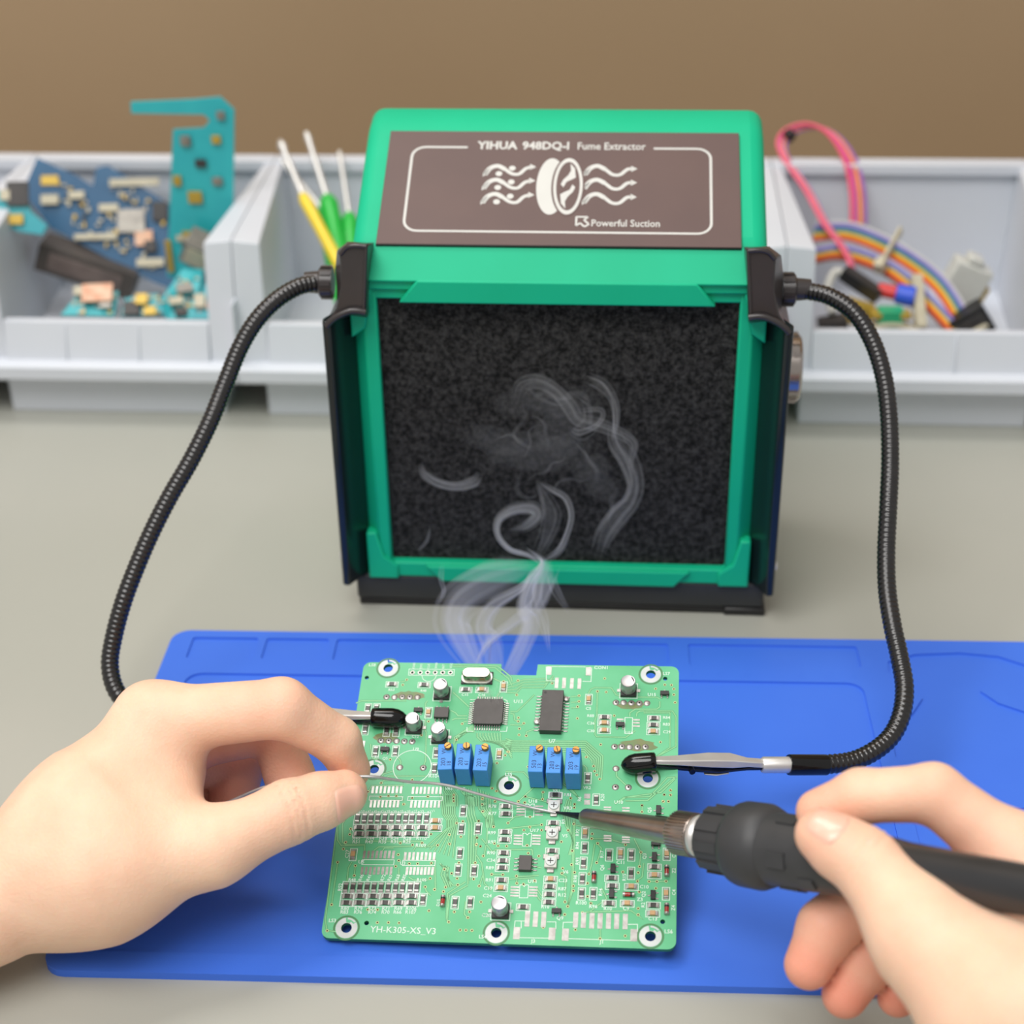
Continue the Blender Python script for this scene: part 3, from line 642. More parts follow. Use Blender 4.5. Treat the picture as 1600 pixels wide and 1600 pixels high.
PCB_PARTS = [(10.75, 91.97, 'h', 'R'), (21.73, 91.94, 'h', 'R'), (36.03, 90.28, 'h', 'R'), (41.49, 90.38, 'h', 'C'), (48.67, 91.72, 'v', 'C'), (24.41, 81.01, 'v', 'C'), (49.31, 65.63, 'v', 'C'), (3.81, 82.1, 'v', 'R'), (6.66, 82.16, 'v', 'R'), (3.99, 74.01, 'v', 'R'), (11.25, 73.61, 'v', 'R'), (14.45, 73.68, 'v', 'R'), (8.54, 65.82, 'v', 'R'), (15.1, 65.97, 'v', 'R'), (28.63, 65.6, 'v', 'R'), (28.65, 59.74, 'v', 'R'), (77.4, 87.27, 'v', 'C'), (82.9, 80.35, 'h', 'R'), (99.07, 80.32, 'h', 'R'), (98.92, 77.69, 'h', 'R'), (68.5, 50.83, 'h', 'R'), (82.87, 78.13, 'h', 'C'), (82.97, 75.28, 'h', 'C'), (98.89, 75.17, 'h', 'C'), (78.39, 57.42, 'v', 'R'), (81.39, 49.65, 'v', 'R'), (5.89, 40.88, 'v', 'R'), (8.13, 40.94, 'v', 'R'), (10.25, 41.0, 'v', 'R'), (12.42, 41.06, 'v', 'R'), (14.65, 41.12, 'v', 'R'), (16.89, 41.19, 'v', 'R'), (19.12, 41.25, 'v', 'R'), (21.35, 41.31, 'v', 'R'), (23.39, 41.37, 'v', 'R'), (25.62, 41.43, 'v', 'R'), (28.03, 41.49, 'v', 'R'), (30.91, 40.54, 'h', 'C'), (31.17, 38.08, 'h', 'C'), (6.9, 37.56, 'h', 'R'), (10.8, 37.67, 'h', 'R'), (14.81, 37.78, 'h', 'R'), (18.77, 37.89, 'h', 'R'), (22.84, 38.01, 'h', 'R'), (27.09, 38.13, 'h', 'R'), (7.2, 35.3, 'h', 'R'), (11.09, 35.41, 'h', 'R'), (15.09, 35.53, 'h', 'R'), (19.04, 35.64, 'h', 'R'), (23.1, 35.76, 'h', 'R'), (27.34, 35.88, 'h', 'R'), (6.21, 28.12, 'v', 'C'), (5.44, 16.77, 'v', 'R'), (7.69, 16.84, 'v', 'R'), (9.86, 16.91, 'v', 'R'), (12.1, 16.98, 'v', 'R'), (14.27, 17.05, 'v', 'R'), (16.48, 17.12, 'v', 'R'), (18.72, 17.19, 'v', 'R'), (20.99, 17.27, 'v', 'R'), (23.15, 17.34, 'v', 'R'), (25.56, 17.41, 'v', 'R'), (27.54, 17.48, 'v', 'R'), (6.39, 13.83, 'h', 'R'), (10.36, 13.96, 'h', 'R'), (14.4, 14.09, 'h', 'R'), (18.47, 14.23, 'h', 'R'), (22.42, 14.35, 'h', 'R'), (26.44, 14.48, 'h', 'R'), (6.41, 11.62, 'h', 'R'), (10.37, 11.75, 'h', 'R'), (14.43, 11.89, 'h', 'R'), (18.45, 12.02, 'h', 'R'), (22.57, 12.16, 'h', 'R'), (26.51, 12.28, 'h', 'R'), (29.89, 13.55, 'v', 'R'), (39.87, 12.92, 'v', 'R'), (44.49, 13.07, 'v', 'R'), (39.43, 44.51, 'v', 'R'), (39.47, 38.11, 'v', 'R'), (44.72, 38.26, 'v', 'R'), (39.79, 29.6, 'v', 'R'), (39.72, 23.83, 'v', 'R'), (44.79, 23.79, 'v', 'R'), (52.92, 46.39, 'h', 'R'), (53.12, 43.72, 'h', 'R'), (53.36, 37.23, 'h', 'R'), (53.35, 34.61, 'h', 'R'), (53.49, 29.99, 'h', 'R'), (53.4, 27.32, 'h', 'R'), (53.38, 24.86, 'h', 'R'), (53.49, 20.72, 'h', 'R'), (68.31, 50.97, 'h', 'R'), (68.33, 40.86, 'h', 'R'), (68.51, 31.14, 'h', 'R'), (68.54, 19.05, 'h', 'R'), (68.49, 16.46, 'h', 'R'), (68.47, 13.85, 'h', 'R'), (60.8, 12.03, 'h', 'R'), (87.22, 22.51, 'h', 'R'), (87.52, 19.88, 'h', 'R'), (86.77, 14.1, 'h', 'R'), (100.18, 26.67, 'h', 'R'), (100.08, 13.91, 'h', 'R'), (53.48, 18.11, 'h', 'C'), (68.6, 21.56, 'h', 'C'), (92.22, 14.28, 'h', 'C'), (93.3, 19.84, 'h', 'C'), (100.23, 23.92, 'h', 'C'), (99.93, 11.25, 'h', 'C'), (78.3, 22.09, 'v', 'R'), (78.32, 17.1, 'v', 'R'), (81.83, 17.21, 'v', 'R'), (86.19, 30.41, 'v', 'R'), (93.01, 30.61, 'v', 'R'), (93.09, 24.38, 'v', 'R'), (78.53, 32.61, 'v', 'R'), (78.39, 27.38, 'v', 'R'), (78.42, 37.8, 'v', 'C'), (89.65, 30.98, 'v', 'C'), (103.85, 31.17, 'v', 'C'), (103.82, 17.92, 'v', 'C')]
PCB_DIODES = [(36.11, 12.98, 'v'), (81.82, 22.43, 'v'), (92.55, 17.02, 'h'), (103.93, 25.18, 'v'), (104.1, 12.58, 'v')]
PCB_SOT = [(11.6, 66.25), (20.91, 81.64), (102.37, 89.88), (71.0, 10.9), (87.53, 25.59), (87.4, 17.17), (100.12, 29.9), (99.94, 17.12), (101.1, 46.24), (88.1, 77.46), (100.46, 34.47)]
PCB_CANS = [(28.2, 88.59), (20.36, 75.07), (29.21, 71.56), (90.46, 90.94), (54.08, 10.47)]
PCB_TRIM = [(33.4, 53.42), (39.13, 53.65), (45.05, 53.37), (62.48, 53.29), (68.15, 53.0), (74.12, 52.93)]
PCB_WHITE = [(68.22, 46.56), (68.26, 36.84), (68.32, 27.08)]
PCB_MOUNT = [(8.61, 98.63), (8.82, 59.03), (53.3, 54.15), (97.67, 97.67), (97.5, 57.9), (7.48, 3.51), (53.26, 3.5), (99.38, 4.0)]
PCB_SMALLHOLE = [(1.76, 94.63), (102.48, 96.08), (13.45, 5.34), (102.93, 8.79)]
PCB_HEADER = [(17.15, 96.96), (19.82, 97.01), (22.37, 97.06), (24.95, 97.1), (27.53, 97.15), (30.15, 97.19)]
PCB_THRU = [(9.51, 86.98), (12.17, 86.94), (14.81, 87.09), (17.38, 87.04), (19.98, 87.09), (9.75, 69.88), (12.36, 69.8), (14.95, 69.86), (17.56, 69.78), (20.16, 69.75), (17.21, 59.91), (24.89, 59.96), (86.44, 86.27), (88.93, 86.32), (91.51, 86.23), (94.15, 86.19), (96.63, 86.24), (86.54, 69.3), (88.94, 69.36), (91.38, 69.32), (93.9, 69.29), (96.48, 69.44), (87.27, 61.17), (87.31, 54.36), (91.42, 54.38)]
PCB_PADS = [(9.42, 51.35, 0.75, 2.6), (10.73, 51.38, 0.75, 2.6), (12.04, 51.42, 0.75, 2.6), (13.35, 51.45, 0.75, 2.6), (14.66, 51.48, 0.75, 2.6), (15.97, 51.52, 0.75, 2.6), (17.28, 51.55, 0.75, 2.6), (18.59, 51.58, 0.75, 2.6), (22.5, 51.47, 0.75, 2.6), (23.78, 51.5, 0.75, 2.6), (25.06, 51.53, 0.75, 2.6), (26.33, 51.57, 0.75, 2.6), (27.61, 51.6, 0.75, 2.6), (28.89, 51.63, 0.75, 2.6), (30.16, 51.66, 0.75, 2.6), (31.43, 51.7, 0.75, 2.6), (9.49, 46.22, 0.75, 2.6), (10.74, 46.26, 0.75, 2.6), (11.99, 46.29, 0.75, 2.6), (13.24, 46.32, 0.75, 2.6), (14.48, 46.36, 0.75, 2.6), (15.73, 46.39, 0.75, 2.6), (16.98, 46.42, 0.75, 2.6), (18.22, 46.46, 0.75, 2.6), (22.56, 46.49, 0.75, 2.6), (23.83, 46.52, 0.75, 2.6), (25.1, 46.55, 0.75, 2.6), (26.37, 46.59, 0.75, 2.6), (27.64, 46.62, 0.75, 2.6), (28.91, 46.66, 0.75, 2.6), (30.17, 46.69, 0.75, 2.6), (31.44, 46.72, 0.75, 2.6), (9.7, 28.22, 0.8, 2.7), (11.02, 28.26, 0.8, 2.7), (12.34, 28.3, 0.8, 2.7), (13.65, 28.34, 0.8, 2.7), (14.97, 28.38, 0.8, 2.7), (16.28, 28.42, 0.8, 2.7), (17.59, 28.46, 0.8, 2.7), (18.91, 28.5, 0.8, 2.7), (22.7, 28.09, 0.8, 2.7), (24.0, 28.13, 0.8, 2.7), (25.31, 28.17, 0.8, 2.7), (26.61, 28.21, 0.8, 2.7), (27.91, 28.25, 0.8, 2.7), (29.21, 28.29, 0.8, 2.7), (30.51, 28.32, 0.8, 2.7), (31.81, 28.36, 0.8, 2.7), (9.74, 22.7, 0.8, 2.7), (11.04, 22.74, 0.8, 2.7), (12.34, 22.78, 0.8, 2.7), (13.64, 22.83, 0.8, 2.7), (14.94, 22.87, 0.8, 2.7), (16.24, 22.91, 0.8, 2.7), (17.54, 22.95, 0.8, 2.7), (18.84, 22.99, 0.8, 2.7), (23.83, 23.02, 0.8, 2.7), (24.97, 23.06, 0.8, 2.7), (26.11, 23.09, 0.8, 2.7), (27.25, 23.13, 0.8, 2.7), (28.39, 23.16, 0.8, 2.7), (29.53, 23.2, 0.8, 2.7), (30.67, 23.23, 0.8, 2.7), (31.8, 23.27, 0.8, 2.7), (63.53, 98.52, 1.7, 3.4), (76.79, 98.51, 1.7, 3.4), (66.36, 93.64, 1.2, 4.2), (68.85, 93.68, 1.2, 4.2), (71.47, 93.54, 1.2, 4.2), (74.0, 93.49, 1.2, 4.2), (62.3, 8.3, 1.5, 5.0), (64.77, 8.29, 1.5, 5.0), (67.24, 8.24, 1.5, 5.0), (76.88, 8.44, 1.5, 5.0), (79.25, 8.43, 1.5, 5.0), (81.79, 8.34, 1.5, 5.0), (84.24, 8.38, 1.5, 5.0), (86.77, 8.42, 1.5, 5.0), (89.21, 8.42, 1.5, 5.0), (91.78, 8.41, 1.5, 5.0), (59.42, 3.58, 2, 3.9), (70.05, 3.73, 2, 3.9), (74.06, 3.6, 2, 3.9), (94.45, 4.14, 2, 3.9), (78.49, 50.87, 1.9, 1.7), (78.59, 48.63, 1.9, 1.7), (3.8, 68.45, 1.5, 2.4), (57.62, 46.67, 2.6, 0.55), (63.5, 46.82, 2.6, 0.55), (57.65, 45.64, 2.6, 0.55), (63.52, 45.8, 2.6, 0.55), (57.68, 44.62, 2.6, 0.55), (63.54, 44.78, 2.6, 0.55), (57.71, 43.6, 2.6, 0.55), (63.56, 43.76, 2.6, 0.55), (57.5, 36.3, 2.6, 0.55), (63.3, 36.46, 2.6, 0.55), (57.53, 35.3, 2.6, 0.55), (63.32, 35.47, 2.6, 0.55), (57.55, 34.3, 2.6, 0.55), (63.34, 34.47, 2.6, 0.55), (57.58, 33.31, 2.6, 0.55), (63.36, 33.48, 2.6, 0.55), (57.8, 18.62, 2.6, 0.55), (63.47, 18.8, 2.6, 0.55), (57.82, 17.66, 2.6, 0.55), (63.49, 17.84, 2.6, 0.55), (57.85, 16.71, 2.6, 0.55), (63.51, 16.89, 2.6, 0.55), (57.88, 15.76, 2.6, 0.55), (63.53, 15.94, 2.6, 0.55), (88.03, 79.72, 2.2, 0.6), (93.33, 79.65, 2.2, 0.6), (88.07, 78.56, 2.2, 0.6), (93.36, 78.49, 2.2, 0.6), (88.11, 77.32, 2.2, 0.6), (93.39, 77.25, 2.2, 0.6), (85.08, 47.02, 2.4, 0.55), (90.86, 46.93, 2.4, 0.55), (85.45, 36.96, 2.4, 0.55), (91.16, 36.65, 2.4, 0.55), (85.12, 46.05, 2.4, 0.55), (90.89, 45.96, 2.4, 0.55), (85.48, 36.11, 2.4, 0.55), (91.18, 35.8, 2.4, 0.55), (85.15, 45.08, 2.4, 0.55), (90.92, 45.0, 2.4, 0.55), (85.51, 35.26, 2.4, 0.55), (91.21, 34.95, 2.4, 0.55)]
PCB_VIAS = [(15.56, 94.0), (14.45, 91.9), (11.83, 53.97), (21.78, 55.42), (13.7, 62.76), (24.77, 77.63), (36.06, 76.94), (22.96, 72.2), (34.73, 70.76), (48.5, 93.88), (7.94, 50.65), (14.76, 49.33), (12.27, 48.92), (17.38, 49.27), (27.59, 49.45), (22.54, 48.75), (20.17, 46.42), (35.85, 50.19), (35.85, 48.97), (45.22, 49.13), (49.34, 48.16), (51.98, 66.6), (51.22, 65.23), (48.79, 62.25), (47.99, 52.91), (49.42, 51.99), (53.32, 94.36), (53.32, 88.6), (54.52, 79.66), (54.54, 78.27), (56.46, 77.56), (55.14, 75.45), (55.19, 73.06), (57.58, 72.79), (74.11, 88.72), (74.21, 86.5), (73.84, 84.37), (73.97, 79.84), (82.37, 95.71), (80.13, 90.55), (83.05, 90.32), (64.88, 93.46), (86.02, 81.12), (102.4, 93.59), (104.58, 93.49), (99.37, 91.96), (105.39, 91.98), (105.41, 89.71), (105.84, 86.66), (82.04, 70.01), (101.28, 71.36), (58.95, 61.15), (77.55, 65.17), (80.05, 61.89), (80.47, 60.03), (81.22, 58.68), (82.24, 57.17), (104.77, 53.73), (102.79, 52.03), (104.79, 52.0), (102.56, 49.57), (104.18, 49.61), (95.89, 48.02), (64.37, 51.94), (64.38, 49.42), (73.28, 50.0), (74.64, 47.88), (58.85, 50.23), (52.24, 66.61), (56.68, 48.35), (58.8, 48.06), (12.19, 48.81), (14.78, 49.22), (17.32, 49.37), (20.01, 46.41), (27.56, 49.34), (35.84, 50.07), (36.04, 47.97), (1.34, 39.84), (4.16, 37.11), (4.16, 35.17), (3.22, 32.37), (2.81, 30.0), (1.65, 25.37), (1.8, 10.97), (1.69, 2.37), (7.39, 24.34), (7.49, 20.93), (20.44, 28.54), (20.86, 26.55), (20.12, 24.53), (24.27, 25.54), (26.89, 25.62), (31.16, 25.95), (31.35, 20.73), (33.1, 17.07), (30.1, 17.83), (29.98, 36.0), (27.48, 32.87), (20.59, 32.59), (24.56, 32.06), (32.51, 32.21), (35.81, 35.96), (36.2, 32.72), (37.73, 40.11), (39.66, 40.78), (39.55, 35.33), (44.66, 41.05), (44.62, 35.2), (44.71, 32.89), (45.98, 32.2), (47.17, 28.9), (39.77, 26.33), (44.84, 26.48), (35.43, 24.01), (37.84, 22.66), (39.7, 20.99), (44.86, 20.96), (46.75, 18.67), (40.12, 18.85), (36.43, 17.95), (35.94, 16.46), (39.91, 9.85), (44.59, 10.01), (38.54, 6.5), (44.23, 8.09), (47.78, 13.37), (13.24, 9.73), (16.29, 9.75), (16.75, 5.57), (20.13, 5.69), (23.41, 5.68), (42.25, 3.99), (44.01, 4.01), (45.84, 4.0), (32.13, 9.98), (47.91, 52.91), (49.52, 51.96), (45.18, 48.98), (45.26, 47.02), (45.7, 44.49), (49.25, 48.25), (58.81, 50.23), (58.74, 48.02), (56.76, 48.45), (60.81, 42.96), (54.01, 40.6), (44.69, 41.07), (49.56, 39.13), (44.64, 35.17), (44.65, 32.7), (45.98, 32.17), (50.28, 33.33), (51.5, 32.52), (54.19, 32.5), (59.2, 38.25), (60.97, 39.36), (64.64, 40.28), (64.75, 38.41), (60.55, 32.93), (61.11, 30.26), (64.47, 29.38), (50.3, 22.73), (53.75, 22.7), (57.99, 22.37), (58.29, 19.95), (60.36, 19.7), (63.75, 20.95), (73.06, 38.6), (71.16, 34.51), (74.74, 40.85), (74.7, 31.47), (74.73, 26.72), (72.07, 25.43), (75.78, 24.17), (71.95, 23.73), (75.63, 19.59), (75.71, 18.01), (73.37, 14.24), (74.28, 12.79), (73.51, 10.1), (73.34, 49.97), (74.61, 47.85), (74.58, 46.64), (80.64, 37.53), (80.54, 35.87), (82.51, 34.28), (82.44, 27.65), (80.22, 23.75), (79.94, 20.64), (81.22, 14.05), (80.13, 16.26), (78.95, 26.02), (91.11, 34.06), (95.91, 31.63), (90.55, 24.76), (95.61, 26.76), (95.24, 24.68), (95.11, 21.8), (98.62, 21.82), (101.01, 21.9), (103.77, 22.07), (95.73, 18.25), (100.72, 19.62), (95.53, 12.83), (95.58, 10.75), (78.81, 10.85), (76.95, 5.28), (67.28, 5.73), (84.46, 2.7), (91.91, 3.83), (95.87, 48.03), (95.92, 45.71), (102.8, 52.02), (104.71, 53.64), (104.73, 51.92), (102.45, 49.67), (104.16, 49.71)]
PCB_TRACES = [[(-0.56, 84.29), (1.15, 85.28), (16.41, 85.59)], [(15.56, 94.0), (14.9, 93.26), (13.47, 93.24)], [(23.71, 74.44), (24.41, 73.53), (25.39, 62.58), (24.91, 60.55)], [(23.5, 85.73), (23.0, 84.77), (24.11, 74.45)], [(31.87, 89.24), (34.32, 86.89), (37.65, 83.64)], [(31.76, 82.1), (33.45, 81.19), (34.37, 80.04), (37.37, 80.1)], [(32.52, 78.36), (33.67, 78.95), (37.47, 79.03)], [(36.06, 76.94), (36.59, 77.75), (37.57, 77.86)], [(30.58, 100.39), (45.98, 100.16), (50.79, 95.86), (51.33, 93.94)], [(30.65, 99.65), (45.22, 99.42), (50.03, 95.12), (51.46, 92.25)], [(44.74, 95.27), (47.29, 93.86), (49.05, 91.97), (46.57, 87.61)], [(41.35, 73.53), (41.48, 72.06), (43.0, 70.49), (53.05, 70.72)], [(42.3, 73.56), (42.42, 72.22), (43.79, 70.46), (53.11, 69.9)], [(43.25, 73.58), (43.35, 72.38), (44.59, 70.44), (53.17, 69.08)], [(44.2, 73.6), (44.29, 72.54), (45.38, 70.41), (53.23, 68.26)], [(45.15, 73.62), (45.23, 72.7), (46.17, 70.38), (53.29, 67.45)], [(46.1, 73.64), (46.17, 72.86), (46.96, 70.35), (53.35, 66.63)], [(47.05, 73.66), (47.1, 73.02), (47.75, 70.33), (53.41, 65.82)], [(48.0, 73.68), (48.04, 73.18), (48.55, 70.3), (53.47, 65.01)], [(48.95, 73.7), (48.98, 73.33), (49.34, 70.27), (53.53, 64.2)], [(40.52, 73.89), (38.12, 74.06), (34.83, 71.0)], [(40.39, 74.44), (37.29, 73.58), (34.67, 70.58)], [(40.27, 74.99), (36.46, 73.1), (34.51, 70.16)], [(40.14, 75.54), (35.63, 72.62), (34.35, 69.75)], [(40.01, 76.1), (34.8, 72.14), (34.2, 69.33)], [(39.88, 76.65), (33.97, 71.67), (34.04, 68.92)], [(12.87, 55.11), (13.87, 56.56), (28.36, 56.92)], [(11.83, 53.97), (12.68, 55.02), (16.8, 55.12), (19.24, 54.38)], [(8.12, 50.79), (8.84, 52.79), (19.36, 53.28)], [(2.84, 53.52), (7.2, 56.3), (11.24, 55.51), (12.2, 57.32), (15.21, 58.51)], [(17.21, 59.91), (17.39, 61.71), (16.86, 62.83), (15.77, 63.71)], [(6.4, 68.51), (7.33, 64.42), (7.9, 63.07), (9.55, 62.66)], [(19.02, 49.53), (19.62, 47.8), (14.99, 47.46)], [(32.01, 55.59), (32.41, 51.63), (33.75, 49.92), (34.14, 46.02)], [(32.67, 55.61), (33.07, 51.65), (34.41, 49.94), (34.79, 46.03)], [(33.34, 55.63), (33.73, 51.67), (35.06, 49.95), (35.44, 46.05)], [(34.0, 55.64), (34.39, 51.69), (35.72, 49.97), (36.1, 46.07)], [(34.66, 55.66), (35.05, 51.7), (36.38, 49.99), (36.75, 46.09)], [(35.32, 55.68), (35.7, 51.72), (37.03, 50.0), (37.4, 46.1)], [(38.14, 52.66), (38.26, 51.35), (39.97, 49.65), (40.28, 46.18)], [(38.91, 52.68), (39.06, 51.02), (40.74, 49.67), (41.13, 46.2)], [(39.68, 52.7), (39.87, 50.69), (41.51, 49.69), (41.97, 46.23)], [(40.46, 52.72), (40.67, 50.36), (42.28, 49.71), (42.82, 46.25)], [(41.23, 52.74), (41.48, 50.03), (43.05, 49.73), (43.66, 46.27)], [(50.88, 71.59), (53.31, 70.73), (77.21, 71.13), (82.87, 65.75), (82.81, 57.31)], [(50.95, 70.67), (53.37, 69.95), (77.12, 70.35), (82.19, 65.37), (82.15, 58.44)], [(51.02, 69.76), (53.42, 69.18), (77.04, 69.58), (81.5, 65.0), (81.49, 59.57)], [(51.09, 68.85), (53.48, 68.4), (76.96, 68.81), (80.82, 64.62), (80.83, 60.71)], [(51.16, 67.94), (53.54, 67.63), (76.88, 68.04), (80.14, 64.25), (80.17, 61.84)], [(51.23, 67.04), (53.59, 66.86), (76.79, 67.27), (79.46, 63.88), (79.5, 62.99)], [(49.51, 89.58), (53.15, 89.41), (54.6, 91.59), (62.25, 91.73), (65.18, 96.61)], [(49.44, 90.44), (53.04, 90.84), (54.85, 92.65), (62.33, 92.94), (65.24, 95.54)], [(49.38, 91.3), (52.94, 92.28), (55.1, 93.72), (62.42, 94.14), (65.3, 94.48)], [(49.31, 92.16), (52.83, 93.72), (55.35, 94.78), (62.51, 95.35), (65.36, 93.43)], [(51.68, 82.04), (53.87, 82.08), (58.29, 87.6), (59.22, 88.81)], [(51.73, 81.34), (52.94, 81.13), (53.31, 78.8), (54.54, 78.27)], [(52.06, 76.91), (55.64, 76.85), (56.46, 77.56)], [(57.58, 72.79), (57.6, 74.26), (59.7, 75.23)], [(71.45, 88.29), (73.24, 88.47), (74.11, 88.72)], [(71.57, 86.07), (73.35, 86.24), (74.21, 86.5)], [(71.68, 83.86), (73.46, 84.03), (74.32, 84.29)], [(77.18, 89.63), (77.9, 91.31), (79.27, 92.06), (84.66, 92.06), (86.34, 89.34), (88.35, 88.67)], [(93.5, 88.53), (99.82, 88.65), (100.82, 87.97)], [(100.84, 87.03), (100.87, 84.92), (99.9, 83.96), (92.83, 83.82), (91.1, 82.39), (91.14, 80.99)], [(93.29, 81.04), (93.46, 82.43), (94.42, 83.15), (105.01, 83.37), (106.2, 81.31), (106.31, 69.89), (99.27, 65.24)], [(95.61, 82.48), (104.23, 82.66), (104.39, 69.4), (99.83, 65.7)], [(80.13, 90.55), (80.31, 81.23), (79.79, 79.36), (80.02, 73.84), (80.64, 72.94), (90.0, 72.92), (93.04, 75.5)], [(87.29, 60.73), (87.56, 58.31), (90.91, 54.89)], [(106.8, 58.57), (103.77, 58.28), (98.2, 51.18), (90.27, 50.75), (87.32, 48.31)], [(106.23, 58.56), (97.66, 49.87), (90.68, 49.47)], [(76.83, 62.25), (77.84, 61.16), (78.11, 59.4)], [(51.82, 59.19), (57.66, 59.11), (59.75, 56.73)], [(70.63, 55.25), (75.46, 50.58)], [(71.4, 55.27), (74.43, 52.07), (76.68, 48.88)], [(64.13, 51.58), (64.44, 49.64)], [(31.55, 50.59), (32.0, 48.07), (33.06, 43.08), (34.57, 41.05), (34.85, 38.18), (28.6, 31.08)], [(32.26, 50.61), (32.71, 48.09), (33.69, 43.1), (35.12, 41.07), (35.34, 38.44), (30.12, 30.56)], [(32.98, 50.63), (33.42, 48.11), (34.32, 43.12), (35.67, 41.09), (35.83, 38.7), (31.64, 30.04)], [(33.69, 50.65), (34.12, 48.13), (34.95, 43.14), (36.23, 41.1), (36.33, 38.96), (33.16, 29.53)], [(34.4, 50.66), (34.83, 48.15), (35.58, 43.15), (36.78, 41.12), (36.82, 39.22), (34.67, 29.01)], [(35.11, 50.68), (35.54, 48.16), (36.21, 43.17), (37.34, 41.13), (37.31, 39.48), (36.18, 28.49)], [(35.82, 50.7), (36.25, 48.18), (36.84, 43.19), (37.89, 41.15), (37.8, 39.74), (37.69, 27.98)], [(39.59, 50.8), (40.65, 43.29), (41.69, 40.02), (43.22, 19.22)], [(40.26, 50.82), (41.46, 43.31), (42.57, 40.04), (43.83, 20.42)], [(40.93, 50.83), (42.28, 43.34), (43.46, 40.07), (44.44, 21.61)], [(41.6, 50.85), (43.09, 43.36), (44.34, 40.09), (45.06, 22.81)], [(33.88, 26.03), (35.13, 24.48), (34.64, 22.09), (36.88, 17.85)], [(34.23, 25.48), (35.92, 24.5), (35.51, 22.12), (37.52, 17.87)], [(34.57, 24.94), (36.72, 24.53), (36.38, 22.15), (38.17, 17.89)], [(44.54, 49.66), (46.24, 47.19), (44.98, 44.66), (47.47, 41.41), (47.86, 34.48), (47.4, 29.23)], [(47.48, 50.16), (48.4, 43.51), (49.66, 39.42)], [(0.94, 41.37), (-0.39, 38.84), (0.43, 33.1), (2.02, 31.11), (9.38, 31.53)], [(2.7, 42.25), (1.29, 38.89), (2.22, 32.34), (3.26, 31.55), (9.35, 31.73), (9.62, 29.71)], [(1.65, 25.37), (1.8, 10.97)], [(6.12, 25.58), (5.3, 23.56), (5.57, 17.64), (4.81, 15.26)], [(-0.4, 37.6), (0.57, 5.86), (1.61, 2.48), (4.33, 2.19)], [(7.39, 24.34), (7.49, 20.93)], [(12.56, 29.8), (13.87, 31.05), (24.5, 31.57)], [(14.73, 28.66), (15.76, 30.7), (18.7, 30.79)], [(25.03, 30.17), (25.62, 31.4), (27.82, 31.46), (32.17, 32.0)], [(9.19, 32.95), (27.24, 33.39)], [(16.57, 9.84), (13.34, 9.73)], [(4.16, 37.11), (4.16, 35.17)], [(32.08, 27.57), (33.33, 17.35)], [(24.61, 20.99), (26.17, 20.06), (30.86, 20.2)], [(21.16, 24.05), (21.67, 19.72)], [(30.1, 17.83), (30.54, 16.48), (32.14, 14.98)], [(43.25, 18.83), (37.86, 15.16), (37.94, 7.12), (38.54, 6.5)], [(42.43, 19.98), (37.25, 15.92), (37.73, 7.5)], [(43.03, 13.4), (43.07, 9.2), (44.23, 8.09)], [(35.95, 25.3), (36.96, 20.59), (38.59, 18.69), (40.03, 18.73)], [(47.61, 22.5), (46.85, 18.75)], [(43.32, 52.79), (44.4, 45.43), (46.77, 43.06), (47.35, 38.73)], [(44.24, 52.32), (45.18, 45.45), (47.29, 43.07), (47.95, 38.75)], [(45.16, 51.85), (45.96, 45.47), (47.81, 43.09), (48.55, 38.77)], [(46.07, 51.38), (46.74, 45.49), (48.33, 43.1), (49.15, 38.78)], [(46.99, 50.91), (47.52, 45.51), (48.84, 43.12), (49.76, 38.8)], [(46.17, 34.88), (49.98, 30.26), (50.75, 31.22), (62.21, 31.56), (62.54, 29.7)], [(54.07, 40.85), (55.87, 42.83), (58.42, 43.38)], [(53.18, 38.42), (56.15, 38.98), (64.64, 40.28)], [(54.09, 21.1), (63.68, 21.95)], [(58.16, 19.95), (58.21, 22.15), (64.88, 22.82)], [(50.3, 22.73), (53.75, 22.7)], [(72.28, 49.6), (71.25, 44.7), (72.36, 39.92), (74.91, 35.71), (73.72, 30.03)], [(72.89, 49.42), (72.1, 44.72), (73.06, 39.46), (74.96, 34.76), (74.06, 30.04)], [(73.51, 49.24), (72.96, 44.75), (73.77, 39.0), (75.01, 33.82), (74.39, 30.05)], [(74.58, 42.38), (75.16, 18.13), (74.27, 12.93)], [(75.01, 42.39), (75.58, 18.14), (74.27, 12.93)], [(61.81, 54.26), (56.76, 48.45)], [(58.81, 50.23), (65.86, 48.45)], [(62.58, 25.98), (65.56, 25.37)], [(81.94, 34.73), (83.71, 32.67), (82.63, 27.98)], [(80.2, 35.86), (85.69, 36.02), (91.23, 34.3)], [(85.57, 39.34), (79.61, 39.64), (75.32, 40.48)], [(81.55, 34.01), (80.98, 27.46), (80.3, 23.76)], [(106.08, 57.87), (101.85, 52.83), (90.75, 50.82), (88.66, 49.06)], [(95.96, 47.79), (95.92, 45.86)], [(93.7, 36.25), (95.91, 31.63), (95.6, 26.99)], [(94.9, 21.93), (96.52, 23.35), (96.83, 27.95)], [(95.58, 10.75), (96.83, 9.47), (93.51, 12.01), (79.62, 11.1)], [(80.85, 11.14), (86.01, 15.77), (84.23, 19.32)], [(73.37, 14.24), (73.26, 22.62), (71.55, 23.48)], [(84.31, 6.62), (84.54, 2.92)], [(98.62, 21.82), (101.09, 21.9), (103.77, 22.07)], [(44.96, 29.17), (46.9, 26.43), (48.33, 19.55), (50.61, 17.34)], [(64.31, 18.69), (66.14, 16.03), (67.83, 15.63)], [(63.98, 17.31), (65.37, 15.1), (66.26, 14.23)]]
